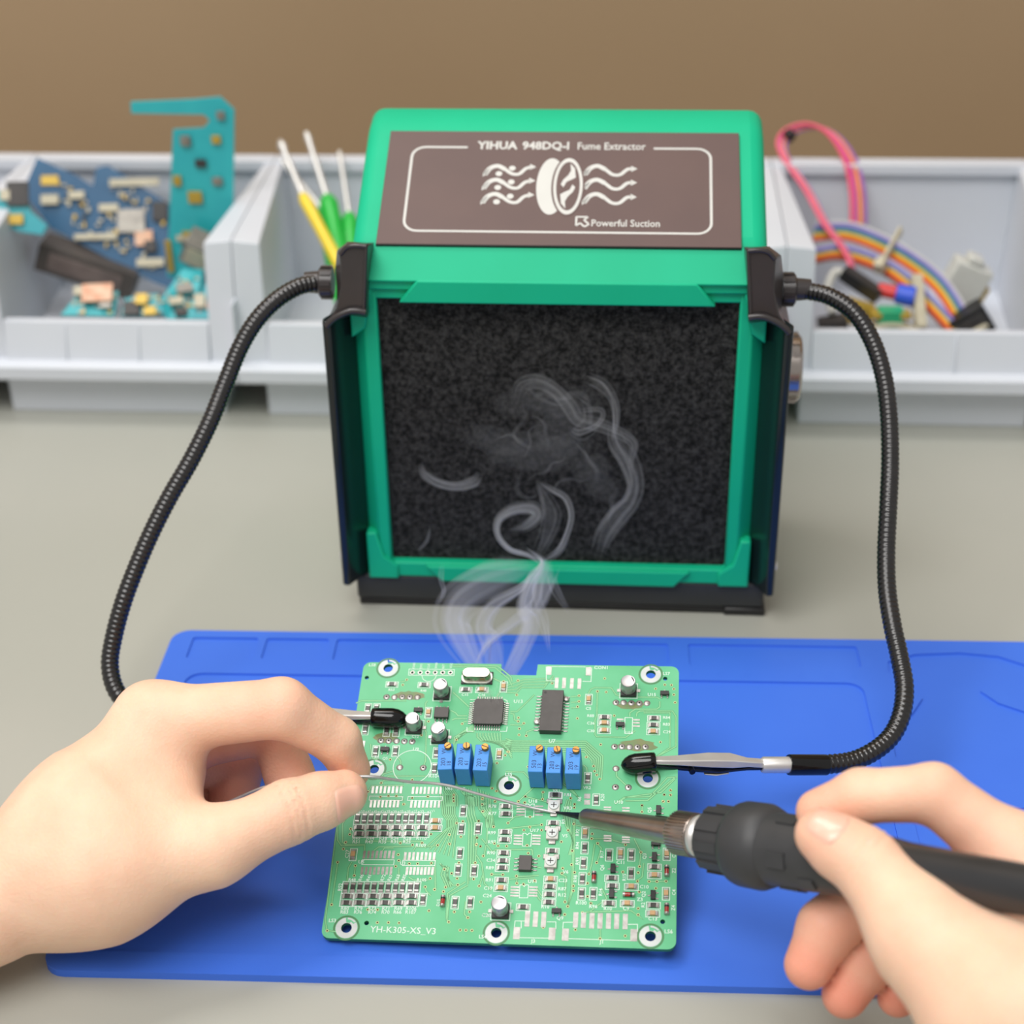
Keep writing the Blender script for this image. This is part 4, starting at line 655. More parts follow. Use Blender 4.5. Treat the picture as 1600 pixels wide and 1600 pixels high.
PCB_TEXT = [('YH-K305-XS_V3', 14.84, 2.37, 3.2, 0), ('LS3', 1.74, 5.21, 1.8, 0), ('LS4', 48.17, 1.54, 1.8, 0), ('LS6', 103.59, 5.1, 1.9, 0), ('LS5', 51.8, 57.61, 1.8, 0), ('LS8', 1.89, 99.3, 1.8, 0), ('LS7', 101.74, 97.51, 1.8, 0), ('U13', 52.55, 85.45, 2.0, 0), ('U7', 65.12, 70.4, 2.0, 0), ('U9', 20.82, 66.33, 1.8, 0), ('U10', 87.18, 48.43, 1.8, 0), ('U17', 61.17, 37.69, 1.8, 0), ('U14', 61.7, 20.2, 1.8, 0), ('U18', 60.04, 48.05, 1.8, 0), ('CON1', 78.68, 99.52, 1.9, 0), ('U15', 96.85, 89.07, 1.8, 0), ('U16', 89.96, 74.29, 1.6, 0), ('R88', 77.18, 80.47, 1.6, 0), ('C26', 77.23, 77.59, 1.6, 0), ('C30', 77.36, 74.6, 1.6, 0), ('R84', 102.0, 80.29, 1.6, 0), ('R83', 102.04, 77.67, 1.6, 0), ('C29', 102.08, 74.78, 1.6, 0), ('C5', 76.58, 83.25, 1.7, 0), ('VR2', 77.04, 53.44, 1.6, 0), ('VR1', 67.35, 52.19, 1.6, 0), ('R81', 71.18, 50.68, 1.6, 0), ('R53', 9.83, 89.39, 1.5, 0), ('C15', 34.83, 87.95, 1.5, 0), ('C16', 40.49, 87.97, 1.5, 0), ('C12', 19.87, 71.21, 1.5, 0), ('R104', 27.05, 56.35, 2.0, 0), ('VR7', 36.47, 51.87, 1.8, 0), ('VR6', 32.76, 52.0, 1.6, 0), ('Q5', 11.13, 62.69, 1.5, 0), ('R2', 8.5, 63.08, 1.5, 0), ('R48', 20.8, 89.27, 1.4, 0), ('GND', 17.71, 98.59, 1.2, 90), ('DIO', 20.26, 98.64, 1.2, 90), ('CLK', 22.81, 98.68, 1.2, 90), ('SWD', 25.36, 98.73, 1.2, 90), ('RST', 27.9, 98.77, 1.2, 90), ('VCC', 30.45, 98.82, 1.2, 90), ('R49', 5.23, 33.36, 1.75, 0), ('R51', 5.41, 32.1, 1.75, 0), ('R44', 9.67, 33.49, 1.75, 0), ('R43', 9.47, 32.22, 1.75, 0), ('R38', 13.74, 33.61, 1.75, 0), ('R35', 13.71, 32.35, 1.75, 0), ('R34', 17.42, 33.72, 1.75, 0), ('R31', 17.58, 32.46, 1.75, 0), ('R28', 21.48, 33.83, 1.75, 0), ('R25', 21.44, 32.57, 1.75, 0), ('R110', 25.52, 33.95, 1.75, 0), ('R109', 25.61, 31.48, 1.75, 0), ('R80', 4.93, 9.34, 1.75, 0), ('R83', 4.92, 8.11, 1.75, 0), ('R79', 9.13, 9.48, 1.75, 0), ('R76', 9.15, 8.25, 1.75, 0), ('R73', 13.36, 9.62, 1.75, 0), ('R74', 13.52, 8.4, 1.75, 0), ('R71', 17.65, 9.76, 1.75, 0), ('R70', 17.63, 8.54, 1.75, 0), ('R69', 21.41, 9.89, 1.75, 0), ('R66', 21.31, 8.66, 1.75, 0), ('R106', 24.98, 10.01, 1.75, 0), ('R107', 24.94, 8.78, 1.75, 0), ('R50', 6.21, 42.68, 1.3, 20), ('R47', 8.27, 42.74, 1.3, 20), ('R45', 10.32, 42.79, 1.3, 20), ('R42', 12.38, 42.85, 1.3, 20), ('R39', 14.43, 42.91, 1.3, 20), ('R36', 16.56, 42.97, 1.3, 20), ('R32', 18.72, 43.02, 1.3, 20), ('R30', 20.95, 43.09, 1.3, 20), ('R27', 23.19, 43.15, 1.3, 20), ('R23', 25.23, 43.2, 1.3, 20), ('R111', 28.21, 43.28, 1.3, 20), ('R48', 5.93, 19.02, 1.6, 0), ('R46', 9.92, 19.15, 1.6, 75), ('R41', 12.39, 19.23, 1.6, 75), ('R72', 16.81, 19.37, 1.6, 75), ('R67', 18.98, 19.44, 1.6, 75), ('R65', 21.34, 19.51, 1.6, 75), ('R85', 23.32, 19.57, 1.6, 75), ('R105', 27.3, 19.7, 1.6, 0), ('R52', 4.2, 15.71, 1.8, 90), ('C27', 4.82, 26.95, 1.8, 90), ('U5', 8.2, 25.17, 1.8, 0), ('U3', 21.39, 25.17, 1.6, 0), ('R108', 30.86, 11.85, 1.4, 90), ('D15', 35.18, 11.61, 1.5, 90), ('C201', 48.44, 8.54, 1.8, 0), ('R78', 47.4, 45.9, 1.75, 0), ('R77', 47.61, 43.33, 1.75, 0), ('R99', 47.97, 36.5, 1.75, 0), ('R97', 48.24, 33.28, 1.75, 0), ('R90', 48.34, 29.51, 1.75, 0), ('C34', 48.34, 26.94, 1.75, 0), ('R89', 48.34, 24.38, 1.75, 0), ('R91', 48.61, 20.24, 1.75, 0), ('C19', 48.29, 17.49, 1.75, 0), ('C24', 48.21, 14.99, 1.75, 0), ('C201', 48.43, 8.5, 1.75, 0), ('R61', 71.14, 50.65, 1.75, 0), ('C23', 71.07, 20.81, 1.75, 0), ('R87', 71.1, 18.0, 1.75, 0), ('R12', 71.21, 15.97, 1.75, 0), ('R16', 66.28, 11.9, 1.75, 0), ('Q9', 71.14, 8.38, 1.75, 0), ('R100', 76.71, 13.54, 1.75, 0), ('R96', 80.79, 12.47, 1.75, 0), ('R10', 85.21, 11.95, 1.75, 0), ('C9', 90.97, 12.14, 1.75, 0), ('C10', 95.87, 19.47, 1.75, 0), ('Z3', 95.06, 15.26, 1.75, 0), ('C11', 88.51, 27.46, 1.75, 0), ('C13', 98.67, 9.09, 1.75, 0), ('V5', 71.28, 36.08, 1.75, 0), ('V6', 72.16, 23.73, 1.75, 0), ('VR3', 71.18, 45.91, 1.75, 0), ('R17', 84.46, 29.42, 1.7, 90), ('Q6', 84.71, 25.04, 1.7, 90), ('R15', 91.59, 21.83, 1.7, 90), ('Q3', 97.55, 29.36, 1.7, 90), ('C3', 106.57, 30.09, 1.7, 90), ('Z2', 106.62, 24.8, 1.7, 90), ('Q2', 97.57, 16.6, 1.7, 90), ('C4', 106.69, 17.57, 1.7, 90), ('R2', 97.48, 13.25, 1.7, 90), ('Z4', 106.54, 12.44, 1.7, 90), ('R9', 71.96, 40.86, 1.7, 90), ('R92', 76.56, 36.7, 1.7, 90), ('R94', 76.77, 32.23, 1.7, 90), ('R93', 77.03, 26.88, 1.7, 90), ('R98', 76.69, 20.9, 1.7, 90), ('R6', 76.62, 48.98, 1.7, 90), ('R20', 83.92, 49.42, 1.7, 90), ('Q5', 98.78, 45.45, 1.7, 90), ('R14', 84.54, 16.62, 1.7, 90), ('J3', 63.84, 0.68, 1.8, 0), ('J1', 84.32, 1.18, 1.8, 0)]
PCB_LINES = [(True, [(15.84, 98.36), (31.38, 98.44), (31.46, 96.0), (15.96, 95.82)]), (False, [(62.46, 100.21), (62.88, 94.53), (65.71, 94.44)]), (False, [(64.36, 100.24), (75.82, 100.29)]), (False, [(77.85, 99.99), (77.85, 94.43), (74.96, 94.47)]), (False, [(58.6, 5.3), (58.64, 7.51), (60.5, 7.57), (60.67, 5.15)]), (False, [(60.5, 7.57), (61.53, 7.56)]), (False, [(68.31, 7.53), (70.98, 7.62), (71.11, 5.29)]), (False, [(60.47, 2.17), (69.12, 2.3)]), (False, [(73.17, 4.93), (73.24, 7.56), (76.3, 7.67)]), (False, [(75.14, 2.38), (93.57, 2.37)]), (False, [(92.62, 7.56), (95.46, 7.66), (95.52, 5.26)]), (True, [(59.12, 47.54), (59.99, 47.56), (60.55, 46.94), (61.03, 47.59), (61.89, 47.61), (61.93, 42.99), (59.27, 42.92)]), (True, [(58.98, 37.15), (59.83, 37.17), (60.39, 36.57), (60.86, 37.2), (61.71, 37.23), (61.75, 32.73), (59.12, 32.65)]), (True, [(59.25, 19.44), (60.08, 19.46), (60.62, 18.89), (61.08, 19.49), (61.92, 19.52), (61.96, 15.22), (59.38, 15.13)]), (True, [(89.58, 80.49), (92.05, 80.45), (92.1, 74.33), (89.64, 74.42)]), (True, [(8.74, 49.04), (19.46, 49.11), (19.34, 47.79), (8.73, 47.6)]), (True, [(21.2, 49.24), (32.32, 49.44), (32.31, 48.05), (21.09, 47.84)]), (True, [(9.31, 26.48), (19.38, 26.71), (19.4, 24.99), (9.35, 24.8)]), (True, [(22.13, 26.67), (32.34, 26.86), (32.34, 25.11), (22.16, 24.88)]), (False, [(37.79, 86.49), (39.81, 86.53)]), (False, [(50.4, 84.84), (50.3, 86.26), (49.04, 86.95)]), (False, [(37.77, 75.68), (37.92, 74.06), (39.91, 74.1)]), (False, [(48.82, 74.3), (51.0, 74.35), (51.06, 76.2)])]
PCB_AT = {'QFP': (44.5, 81.05), 'SOIC8': (28.91, 80.39), 'SO24a': (65.62, 90.46), 'SO24b': (65.43, 73.06), 'SO8': (60.53, 26.28), 'XTAL': (39.48, 94.93), 'CIRC': (21.24, 60.23), 'CIRCr': 6.210000000000001, 'HALF': (23.03, 95.85)}
# ------------------------------------------------------------------ circuit board (local x right, y up the board, z out of its face; z = 0 is the top face)
pcb_rot = Matrix.Rotation(-.0496, 4, 'Z') @ Matrix.Rotation(-.036, 4, 'Y') @ Matrix.Rotation(.35, 4, 'X')
PCBM = Matrix.Translation((-80.8*S, 361.0*S, 5.0*S)) @ pcb_rot
pcb = empty('circuit_board', matrix=PCBM)
tag(pcb, 'large green circuit board held in two clips above the blue mat', 'circuit board')
outer = rrect(0, 107, 0, 101, 2.6)
# notch in the far edge
i0 = max(i for i, p in enumerate(outer) if p[1] > 100.99 and p[0] > 60)
outer = outer[:i0+1] + [(59.6, 101), (59.3, 96.6), (47.6, 96.6), (47.2, 101)] + outer[i0+1:]
holes = [circ(x, y, 1.65, 24) for x, y in PCB_MOUNT] + [circ(x, y, .75, 14) for x, y in PCB_SMALLHOLE] + [circ(x, y, .42, 10) for x, y in PCB_HEADER]
m = MB(); plate(m, outer, holes, -1.6, 0.0, 0, 1)
m.build('board', [M['pcb'], M['pcb_edge']], pcb, smooth=30)
m = MB()
for t in PCB_TRACES:
    m.line(t, 0.62, 0.02, 1); m.line(t, 0.36, 0.035, 0)
m.build('trace_layer', [M['trace'], M['tracedark']], pcb, recalc=False)['kind'] = 'stuff'
m = MB()
for u, v in PCB_VIAS:
    m.ring(u, v, .06, .27, .48, 12, 0); m.disc(u, v, .055, .28, 10, 1)
m.build('via_layer', [M['gold'], M['hole']], pcb, recalc=False)['kind'] = 'stuff'
for k, (u, v) in enumerate(PCB_MOUNT):
    m = MB(); m.ring(u, v, .05, 1.72, 3.35, 36, 0, 100, 395); m.ring(u, v, .05, 1.72, 2.3, 16, 0, 35, 62)
    m.ring(u, v, .05, 2.8, 3.35, 16, 0, 40, 90); m.ring(u, v, .03, 3.5, 4.1, 36, 1)
    m.ring(u, v, .045, 1.62, 1.74, 30, 0)
    m.build('mounting_ring', [M['ring'], M['tracedark']], pcb, recalc=False)
pads = sorted(PCB_PADS, key=lambda p: -p[2]*p[3])
for u, v, w, h in pads[:100]:
    m = MB(); m.box(u-w/2, u+w/2, v-h/2, v+h/2, 0, .09); m.build('solder_pad', M['pad'], pcb)
m = MB()
for u, v, w, h in pads[100:]: m.box(u-w/2, u+w/2, v-h/2, v+h/2, 0, .09)
m.build('small_solder_pads', M['pad'], pcb)['kind'] = 'stuff'
for u, v in PCB_HEADER:
    m = MB(); m.ring(u, v, .07, .44, .85, 14); m.build('header_hole', M['pad'], pcb, recalc=False)
for k, (u, v) in enumerate(PCB_THRU):
    m = MB(); m.lathe([(0, 1.15), (.12, 1.05), (.3, .62), (.32, .1)], 16, 0, Matrix.Translation((u, v, 0)))
    if k % 3 != 1: m.disc(u, v, .34, .34, 10, 1)
    m.build('solder_joint', [M['pad'], M['hole']], pcb)
for x, y, a, b in ((PCB_THRU[3][0], PCB_THRU[3][1]+.6, 5.5, 2.0), (PCB_THRU[6][0]-1, PCB_THRU[6][1]+1.2, 4.5, 2.2), (PCB_THRU[14][0], PCB_THRU[14][1]-1, 5, 1.6), (PCB_THRU[20][0], PCB_THRU[20][1]+.8, 7, 2.4)):
    rnd = [(x + a*math.cos(t)*random.uniform(.75, 1.05), y + b*math.sin(t)*random.uniform(.75, 1.05), .012) for t in [2*math.pi*i/22 for i in range(22)]]
    m = MB(); m.add(rnd, [tuple(range(22))]); m.build('flux_stain', M['flux'], pcb, recalc=False)
# silkscreen
m = MB()
for close, pts in PCB_LINES: m.line(pts, .2, .05, 0, close=close)
for u, v, o, k in PCB_PARTS:
    a, b = (2.1, 1.1) if o == 'h' else (1.1, 2.1)
    m.line([(u-a, v-b), (u+a, v-b), (u+a, v+b), (u-a, v+b)], .2, .05, 0, close=True)
cu, cv = PCB_AT['CIRC']; m.ring(cu, cv, .05, PCB_AT['CIRCr']-.12, PCB_AT['CIRCr']+.12, 48)
cu, cv = PCB_AT['HALF']; m.ring(cu, cv, .05, 2.3, 2.5, 24, 0, 180, 360)
for s_, u, v, h, r in PCB_TEXT: m.text(s_, u, v, h*.66, .055, r, bold=0.0 if h > 3 else .01)
for u, v in PCB_CANS: m.line([(u-2.9, v-2.9), (u+2.9, v-2.9), (u+2.9, v+2.9), (u-2.9, v+2.9)], .2, .05, 0, close=True)
m.build('silkscreen', M['silk'], pcb, recalc=False)

def place(o, u, v, rot=0.0, w=0.0):
    o.location = (u*S, v*S, w*S); o.rotation_euler = (0, 0, rot); return o
def proto_copies(o, spots):
    for k, (u, v, r) in enumerate(spots):
        c = o if k == 0 else o.copy()
        if k:
            col.objects.link(c); c.parent = pcb
        place(c, u, v, r)
def chip_part(name, bodym, wbody):
    m = MB()
    for s in (-1, 1):
        m.box(s*1.1-.3, s*1.1+.3, -.72, .72, 0, .6, 1); m.box(s*1.45-.35, s*1.45+.35, -.78, .78, 0, .14, 1)
    m.box(-.82, .82, -.7, .7, 0, wbody, 0)
    return m.build(name, [bodym, M['pad']], pcb, bevel=.06)
R90 = math.pi/2
pr = chip_part('chip_resistor', M['resgrey'], .62)
proto_copies(pr, [(u, v, R90 if o == 'v' else 0) for u, v, o, k in PCB_PARTS if k == 'R'])
pc = chip_part('chip_capacitor', M['captan'], .95)
proto_copies(pc, [(u, v, R90 if o == 'v' else 0) for u, v, o, k in PCB_PARTS if k == 'C'])
m = MB(); X = Matrix.Rotation(R90, 4, 'Y')
m.lathe([(-1.75, .1), (-1.75, .75), (-1.1, .75)], 16, 1, Matrix.Translation((0, 0, .75)) @ X); m.lathe([(1.1, .75), (1.75, .75), (1.75, .1)], 16, 1, Matrix.Translation((0, 0, .75)) @ X)
m.lathe([(-1.1, .7), (.55, .7)], 16, 0, Matrix.Translation((0, 0, .75)) @ X); m.lathe([(.55, .72), (1.1, .72)], 16, 2, Matrix.Translation((0, 0, .75)) @ X)
pd = m.build('glass_diode', [M['redglass'], M['pad'], M['chipdark']], pcb)
proto_copies(pd, [(u, v, R90 if o == 'v' else 0) for u, v, o in PCB_DIODES])
m = MB(); m.box(-1.45, 1.45, -.75, .75, .1, 1.1, 0)
for x, y in ((-.95, -1.15), (.95, -1.15), (0, 1.15)): m.box(x-.25, x+.25, y-.5, y+.5, 0, .2, 1); m.box(x-.22, x+.22, y*.7-.12, y*.7+.12, .1, .6, 1)
pq = m.build('transistor', [M['chipdark'], M['pad']], pcb, bevel=.08)
proto_copies(pq, [(u, v, 0 if k in (0, 1, 2, 3, 9, 10) else R90) for k, (u, v) in enumerate(PCB_SOT)])

# electrolytic cans
for k, (u, v) in enumerate(PCB_CANS):
    m = MB()
    m.lathe([(1.2, 2.2), (1.5, 2.42), (2.0, 2.28), (2.4, 2.45), (5.6, 2.45), (5.95, 2.25), (5.9, 2.0), (5.9, .05)], 32, 0)
    c = m.build('electrolytic_capacitor', M['alu'], pcb, smooth=35); place(c, u, v)
    b_ = MB(); b_.prism([(-2.6, -2.6), (2.6, -2.6), (2.6, 1.8), (1.8, 2.6), (-1.8, 2.6), (-2.6, 1.8)], 0.05, 1.3); b_.build('socket', M['chipdark'], c, bevel=.15)
    s_ = MB(); an = (0.15, -.6, -1.5, -.3, .6)[k]
    s_.add([(2.0*math.cos(an), 2.0*math.sin(an), 5.97)] + [(2.0*math.cos(an+t*.2), 2.0*math.sin(an+t*.2), 5.97) for t in range(1, 8)], [tuple(range(8))]); s_.build('polarity_mark', M['chipdark'], c, recalc=False)
    l_ = MB()
    for s in (-1, 1): l_.box(-.5, .5, s*3.0-.6, s*3.0+.6, 0.02, .3) if k == 0 else l_.box(s*3.1-.7, s*3.1+.7, -.55, .55, 0.02, .3)
    l_.build('terminal', M['pad'], c)
# multi-turn trimmers, three in a row twice
marks = ('203', '203', '203', '503', '203', '203')
for k, (u, v) in enumerate(PCB_TRIM):
    m = MB(); m.box(-2.35, 2.35, -4.75, 4.75, .4, 10.2)
    for sx in (-1, 1):
        for sy in (-1, 1): m.box(sx*1.9-.35, sx*1.9+.35, sy*4.3-.35, sy*4.3+.35, 0, .6)
    t = m.build('trimmer_potentiometer', M['blue'], pcb, bevel=.25)
    place(t, u, v + 4.75, (0.07, 0.0, -.02, 0, 0, 0)[k])
    s_ = MB(); s_.lathe([(10.2, 1.15), (11.5, 1.15), (11.6, 1.05), (11.6, .02)], 20, 0, Matrix.Translation((.9, 3.3, 0)))
    sc = s_.build('adjustment_screw', M['brass'], t, smooth=35)
    a = .6 + k*1.1
    d_ = MB(); d_.line([(.9-1.0*math.cos(a), 3.3-1.0*math.sin(a)), (.9+1.0*math.cos(a), 3.3+1.0*math.sin(a))], .3, 11.63); d_.build('slot', M['chipdark'], sc, recalc=False)
    i_ = MB(); i_.text(marks[k], .1, -3.4, 1.5, 10.23, 90); i_.text('W', .2, 1.0, 1.4, 10.23, 90); i_.text(('18', '61', '15', '13', '19', '19')[k], 1.9, -3.2, 1.4, 10.23, 90); i_.build('printed_value', M['ink'], t, recalc=False)
# gull-wing chips
def gull(m, n, pitch, half, ln, side):
    for i in range(n):
        p = (i - (n-1)/2) * pitch
        for s in (-1, 1):
            a, b = (s*half, s*(half+ln))
            lo, hi = min(a, b), max(a, b)
            if side == 'x': m.box(min(a, a+s*.5), max(a, a+s*.5), p-.2, p+.2, .5, .75, 1); m.box(min(a+s*.4, b), max(a+s*.4, b), p-.22, p+.22, .03, .25, 1); m.box(min(a+s*.35, a+s*.55), max(a+s*.35, a+s*.55), p-.2, p+.2, .05, .75, 1)
            else: m.box(p-.2, p+.2, min(a, a+s*.5), max(a, a+s*.5), .5, .75, 1); m.box(p-.22, p+.22, min(a+s*.4, b), max(a+s*.4, b), .03, .25, 1); m.box(p-.2, p+.2, min(a+s*.35, a+s*.55), max(a+s*.35, a+s*.55), .05, .75, 1)
m = MB(); m.prism([(-4.9, -4.2), (-4.2, -4.9), (4.2, -4.9), (4.9, -4.2), (4.9, 4.2), (4.2, 4.9), (-4.2, 4.9), (-4.9, 4.2)], .15, 1.6); gull(m, 11, .8, 4.9, 1.7, 'x'); gull(m, 11, .8, 4.9, 1.7, 'y')
place(m.build('microcontroller_chip', [M['chip'], M['pad']], pcb, bevel=.08), *PCB_AT['QFP'])
m = MB(); m.box(-2.4, 2.4, -1.95, 1.95, .15, 1.6); gull(m, 4, 1.25, 1.95, 1.3, 'y')
place(m.build('eight_pin_chip', [M['chip'], M['pad']], pcb, bevel=.1), *PCB_AT['SOIC8'])
m = MB(); m.box(-1.95, 1.95, -2.5, 2.5, .15, 1.6); gull(m, 4, 1.25, 1.95, 1.7, 'x')
place(m.build('eight_pin_chip', [M['chip'], M['pad']], pcb, bevel=.1), *PCB_AT['SO8'])
ua, va = PCB_AT['SO24a']; ub, vb = PCB_AT['SO24b']
m = MB(); m.box(-3.55, 3.55, -7.9, 7.9, .2, 2.5); gull(m, 12, 1.2, 3.55, 2.0, 'x')
c = m.build('wide_chip', [M['chip'], M['pad']], pcb, bevel=.15); place(c, (ua+ub)/2, (va+vb)/2 - .4, -.01)
m = MB(); m.lathe([(2.5, .5), (2.53, .01)], 14, 0, Matrix.Translation((-2.5, 6.8, 0))); m.build('pin_mark', M['chipdark'], c)
m = MB(); X = Matrix.Translation((-4.6, -3.4, .5)); m.lathe([(0, 1.2), (.5, 1.0), (.8, .1)], 14, 0, X); m.lathe([(0, .9), (.5, .8), (.7, .1)], 14, 0, Matrix.Translation((4.5, 5.6, .5))); m.build('solder_blob', M['pad'], c)
# crystal
u, v = PCB_AT['XTAL']; st = rrect(-4.7, 4.7, -1.9, 1.9, 1.89, 8)
m = MB(); m.loft([[(p[0], p[1], .9) for p in st], [(p[0], p[1], 3.5) for p in st], [(p[0]*.95, p[1]*.9, 3.8) for p in st]])
c = m.build('crystal_oscillator', M['crystal'], pcb, smooth=50); place(c, u, v)
m = MB(); m.prism(rrect(-5.2, 5.2, -2.4, 2.4, 2.2, 6), .55, .95); m.build('flange', M['steel'], c)
m = MB(); m.box(-5.3, 5.3, -2.5, 2.5, .05, .6); m.build('insulator_base', M['chipdark'], c, bevel=.1)
# white surface trimmers
for k, (u, v) in enumerate(PCB_WHITE):
    m = MB(); m.box(-1.9, 1.9, -2.0, 2.0, .1, 1.3, 0); m.box(-2.5, -.8, 1.2, 2.9, .02, .5, 1); m.box(.8, 2.5, 1.2, 2.9, .02, .5, 1); m.box(-1.1, 1.1, -3.4, -1.8, .02, .5, 1)
    t = m.build('surface_trimmer', [M['white'], M['pad']], pcb, bevel=.15); place(t, u, v)
    m = MB(); m.lathe([(1.3, 1.6), (1.75, 1.5), (1.76, .02)], 24); r_ = m.build('rotor', M['ring'], t, smooth=35)
    m = MB(); m.line([(-.9, 0), (.9, 0)], .3, 1.8); m.line([(0, -.9), (0, .9)], .3, 1.8); m.build('cross_slot', M['chipdark'], r_, recalc=False)

# ------------------------------------------------------------------ gooseneck clip arms
def hose(path, r):
    P = resample(catmull(path, 14), .45)
    rad = [r*(1.0 + .045*math.sin(2*math.pi*(i*.45)/1.8)) for i in range(len(P))]
    m = MB(); m.tube(P, rad, 14); return m
def clip_arm(nm, conn_dir, path, clip, label):
    o = Vector(path[0]); t = empty(nm, path[0])
    rel = lambda p: Vector(p) - o
    tag(t, label, 'clip arm', 'gooseneck clip arms holding the circuit board')
    c0 = rel(path[0]); d = Vector(conn_dir).normalized()
    X = frame_from(c0 - d*1.5, c0 + d*10)
    m = MB(); m.lathe([(0, 5.7), (4.4, 5.9), (5, 5.2), (5, 4.2), (7.5, 4.0), (10.5, 3.7), (11, .1)], 20, 0, X)
    for k in range(10): m.box(-.8, .8, 5.3, 6.3, .4, 4.2, 0, X @ Matrix.Rotation(2*math.pi*k/10, 4, 'Z'))
    m.build('mounting_nut', M['bracket'], t, smooth=35)
    hose([rel(p) for p in path], 3.15).build('gooseneck', M['hose'], t, smooth=70)
    s0, s1, f1, j1, tip0, tip1 = [rel(p) for p in clip]
    X = frame_from(s0, s1); L = (s1-s0).length
    m = MB(); m.lathe([(0, 2.4), (0, 3.35), (.5, 3.45), (L-.5, 3.45), (L, 3.3), (L, 2.2)], 24, 0, X); m.build('sleeve', M['rubber'], t, smooth=35)
    X = frame_from(s1, f1); L = (f1-s1).length
    m = MB(); m.lathe([(-.5, 2.7), (L-.6, 2.7), (L, 2.4), (L, 1.6)], 24, 0, X); m.build('ferrule', M['steel'], t, smooth=35)
    X = frame_from(f1, tip0); L = (tip0-f1).length
    j = empty('alligator_clip'); j.parent = t
    def jaw(sgn, prof):
        rings = []
        for q, w, a, b in prof:
            rings.append([(-w, sgn*a, q*L), (w, sgn*a, q*L), (w*.75, sgn*b, q*L), (-w*.75, sgn*b, q*L)])
        m = MB(); m.loft(rings, 0, True, X); return m
    jaw(1, [(-.04, 1.6, -.2, 1.7), (.14, 1.7, 0.1, 2.0), (.3, 2.9, .5, 3.0), (.5, 2.9, .5, 2.9), (.8, 2.0, .3, 1.9), (1.05, 1.5, .15, 1.4)]).build('upper_jaw', M['steel'], j, bevel=.3)
    jaw(-1, [(-.02, 1.5, -.1, 1.4), (.14, 1.6, .4, 1.6), (.4, 2.4, 1.2, 2.6), (.6, 2.2, 1.0, 2.4), (.85, 1.8, .5, 1.8), (1.05, 1.4, .15, 1.2)]).build('lower_jaw', M['tip'], j, bevel=.3)
    m = MB(); m.loft([[(-1.6, -2.4, .30*L), (1.6, -2.4, .30*L), (1.6, -2.9, .30*L), (-1.6, -2.9, .30*L)], [(-2.0, -3.0, .42*L), (2.0, -3.0, .42*L), (2.0, -3.5, .42*L), (-2.0, -3.5, .42*L)], [(-1.2, -3.4, .52*L), (1.2, -3.4, .52*L), (1.2, -3.8, .52*L), (-1.2, -3.8, .52*L)]], 0, True, X); m.build('thumb_lever', M['steel'], j, bevel=.2)
    m = MB(); m.lathe([(-2.9, .1), (-2.9, 1.0), (2.9, 1.0), (2.9, .1)], 14, 0, X @ Matrix.Translation((0, -1.4, .66*L)) @ Matrix.Rotation(R90, 4, 'Y')); m.build('pivot_pin', M['tip'], j)
    X = frame_from(tip0, tip1); L = (tip1-tip0).length
    m = MB(); prof = [(-.8, 2.6), (-.4, 3.2), (1, 3.3), (L*.55, 3.45), (L*.72, 3.1), (L*.86, 2.3), (L*.96, 1.2), (L, .1)]
    m.lathe(prof, 22, 0, X @ Matrix.Diagonal((.95, 1.0, 1.0, 1.0)))
    m.build('rubber_tip', M['rubber'], j, smooth=60)
    return t
clip_arm('gooseneck_clip_arm', (1, 0, 0),
    [(69.5, 561.0, 133.2), (77.3, 560.0, 132.9), (85.1, 556.0, 132.4), (93.4, 550.0, 128.5), (99.5, 543.0, 120.4), (103.2, 535.0, 110.4), (104.7, 526.0, 99.6), (104.7, 515.0, 87.5), (103.4, 503.0, 76.2), (102.2, 492.0, 64.5), (101.7, 481.0, 55.8), (102.5, 470.0, 48.6), (104.3, 460.0, 41.1), (105.2, 452.0, 35.0), (103.5, 444.0, 30.3), (99.9, 438.0, 26.1), (94.0, 433.0, 23.5), (86.1, 429.0, 22.0), (76.5, 426.0, 22.6)],
    [(77.3, 426.0, 22.6), (64.4, 423.0, 24.7), (55.6, 421.5, 25.7), (36.9, 420.0, 27.3), (20.4, 413.1, 32.8), (9.9, 412.8, 31.5)],
    'gooseneck clip arm on the chrome knob side of the fume extractor')
clip_arm('gooseneck_clip_arm', (-1, 0, 0),
    [(-97.7, 561.0, 135.3), (-103.6, 559.0, 135.6), (-109.3, 556.0, 135.1), (-116.2, 551.0, 132.1), (-123.0, 546.0, 126.2), (-128.7, 540.0, 117.9), (-133.4, 532.0, 107.6), (-138.1, 522.0, 97.1), (-144.4, 513.0, 86.1), (-151.2, 505.0, 76.1), (-157.1, 497.0, 66.1), (-162.0, 489.0, 56.2), (-166.1, 481.0, 46.4), (-169.2, 474.0, 36.0), (-170.2, 468.0, 27.7), (-167.2, 462.0, 21.0), (-160.5, 458.0, 16.3), (-150.8, 455.0, 14.8), (-138.6, 452.0, 16.3), (-128.8, 449.0, 18.8)],
    [(-129.6, 449.0, 18.7), (-116.0, 445.0, 22.6), (-106.6, 443.0, 24.9), (-91.0, 440.0, 28.3), (-71.4, 431.6, 34.6), (-60.1, 431.4, 34.4)],
    'gooseneck clip arm running down behind the hand that holds the wire')
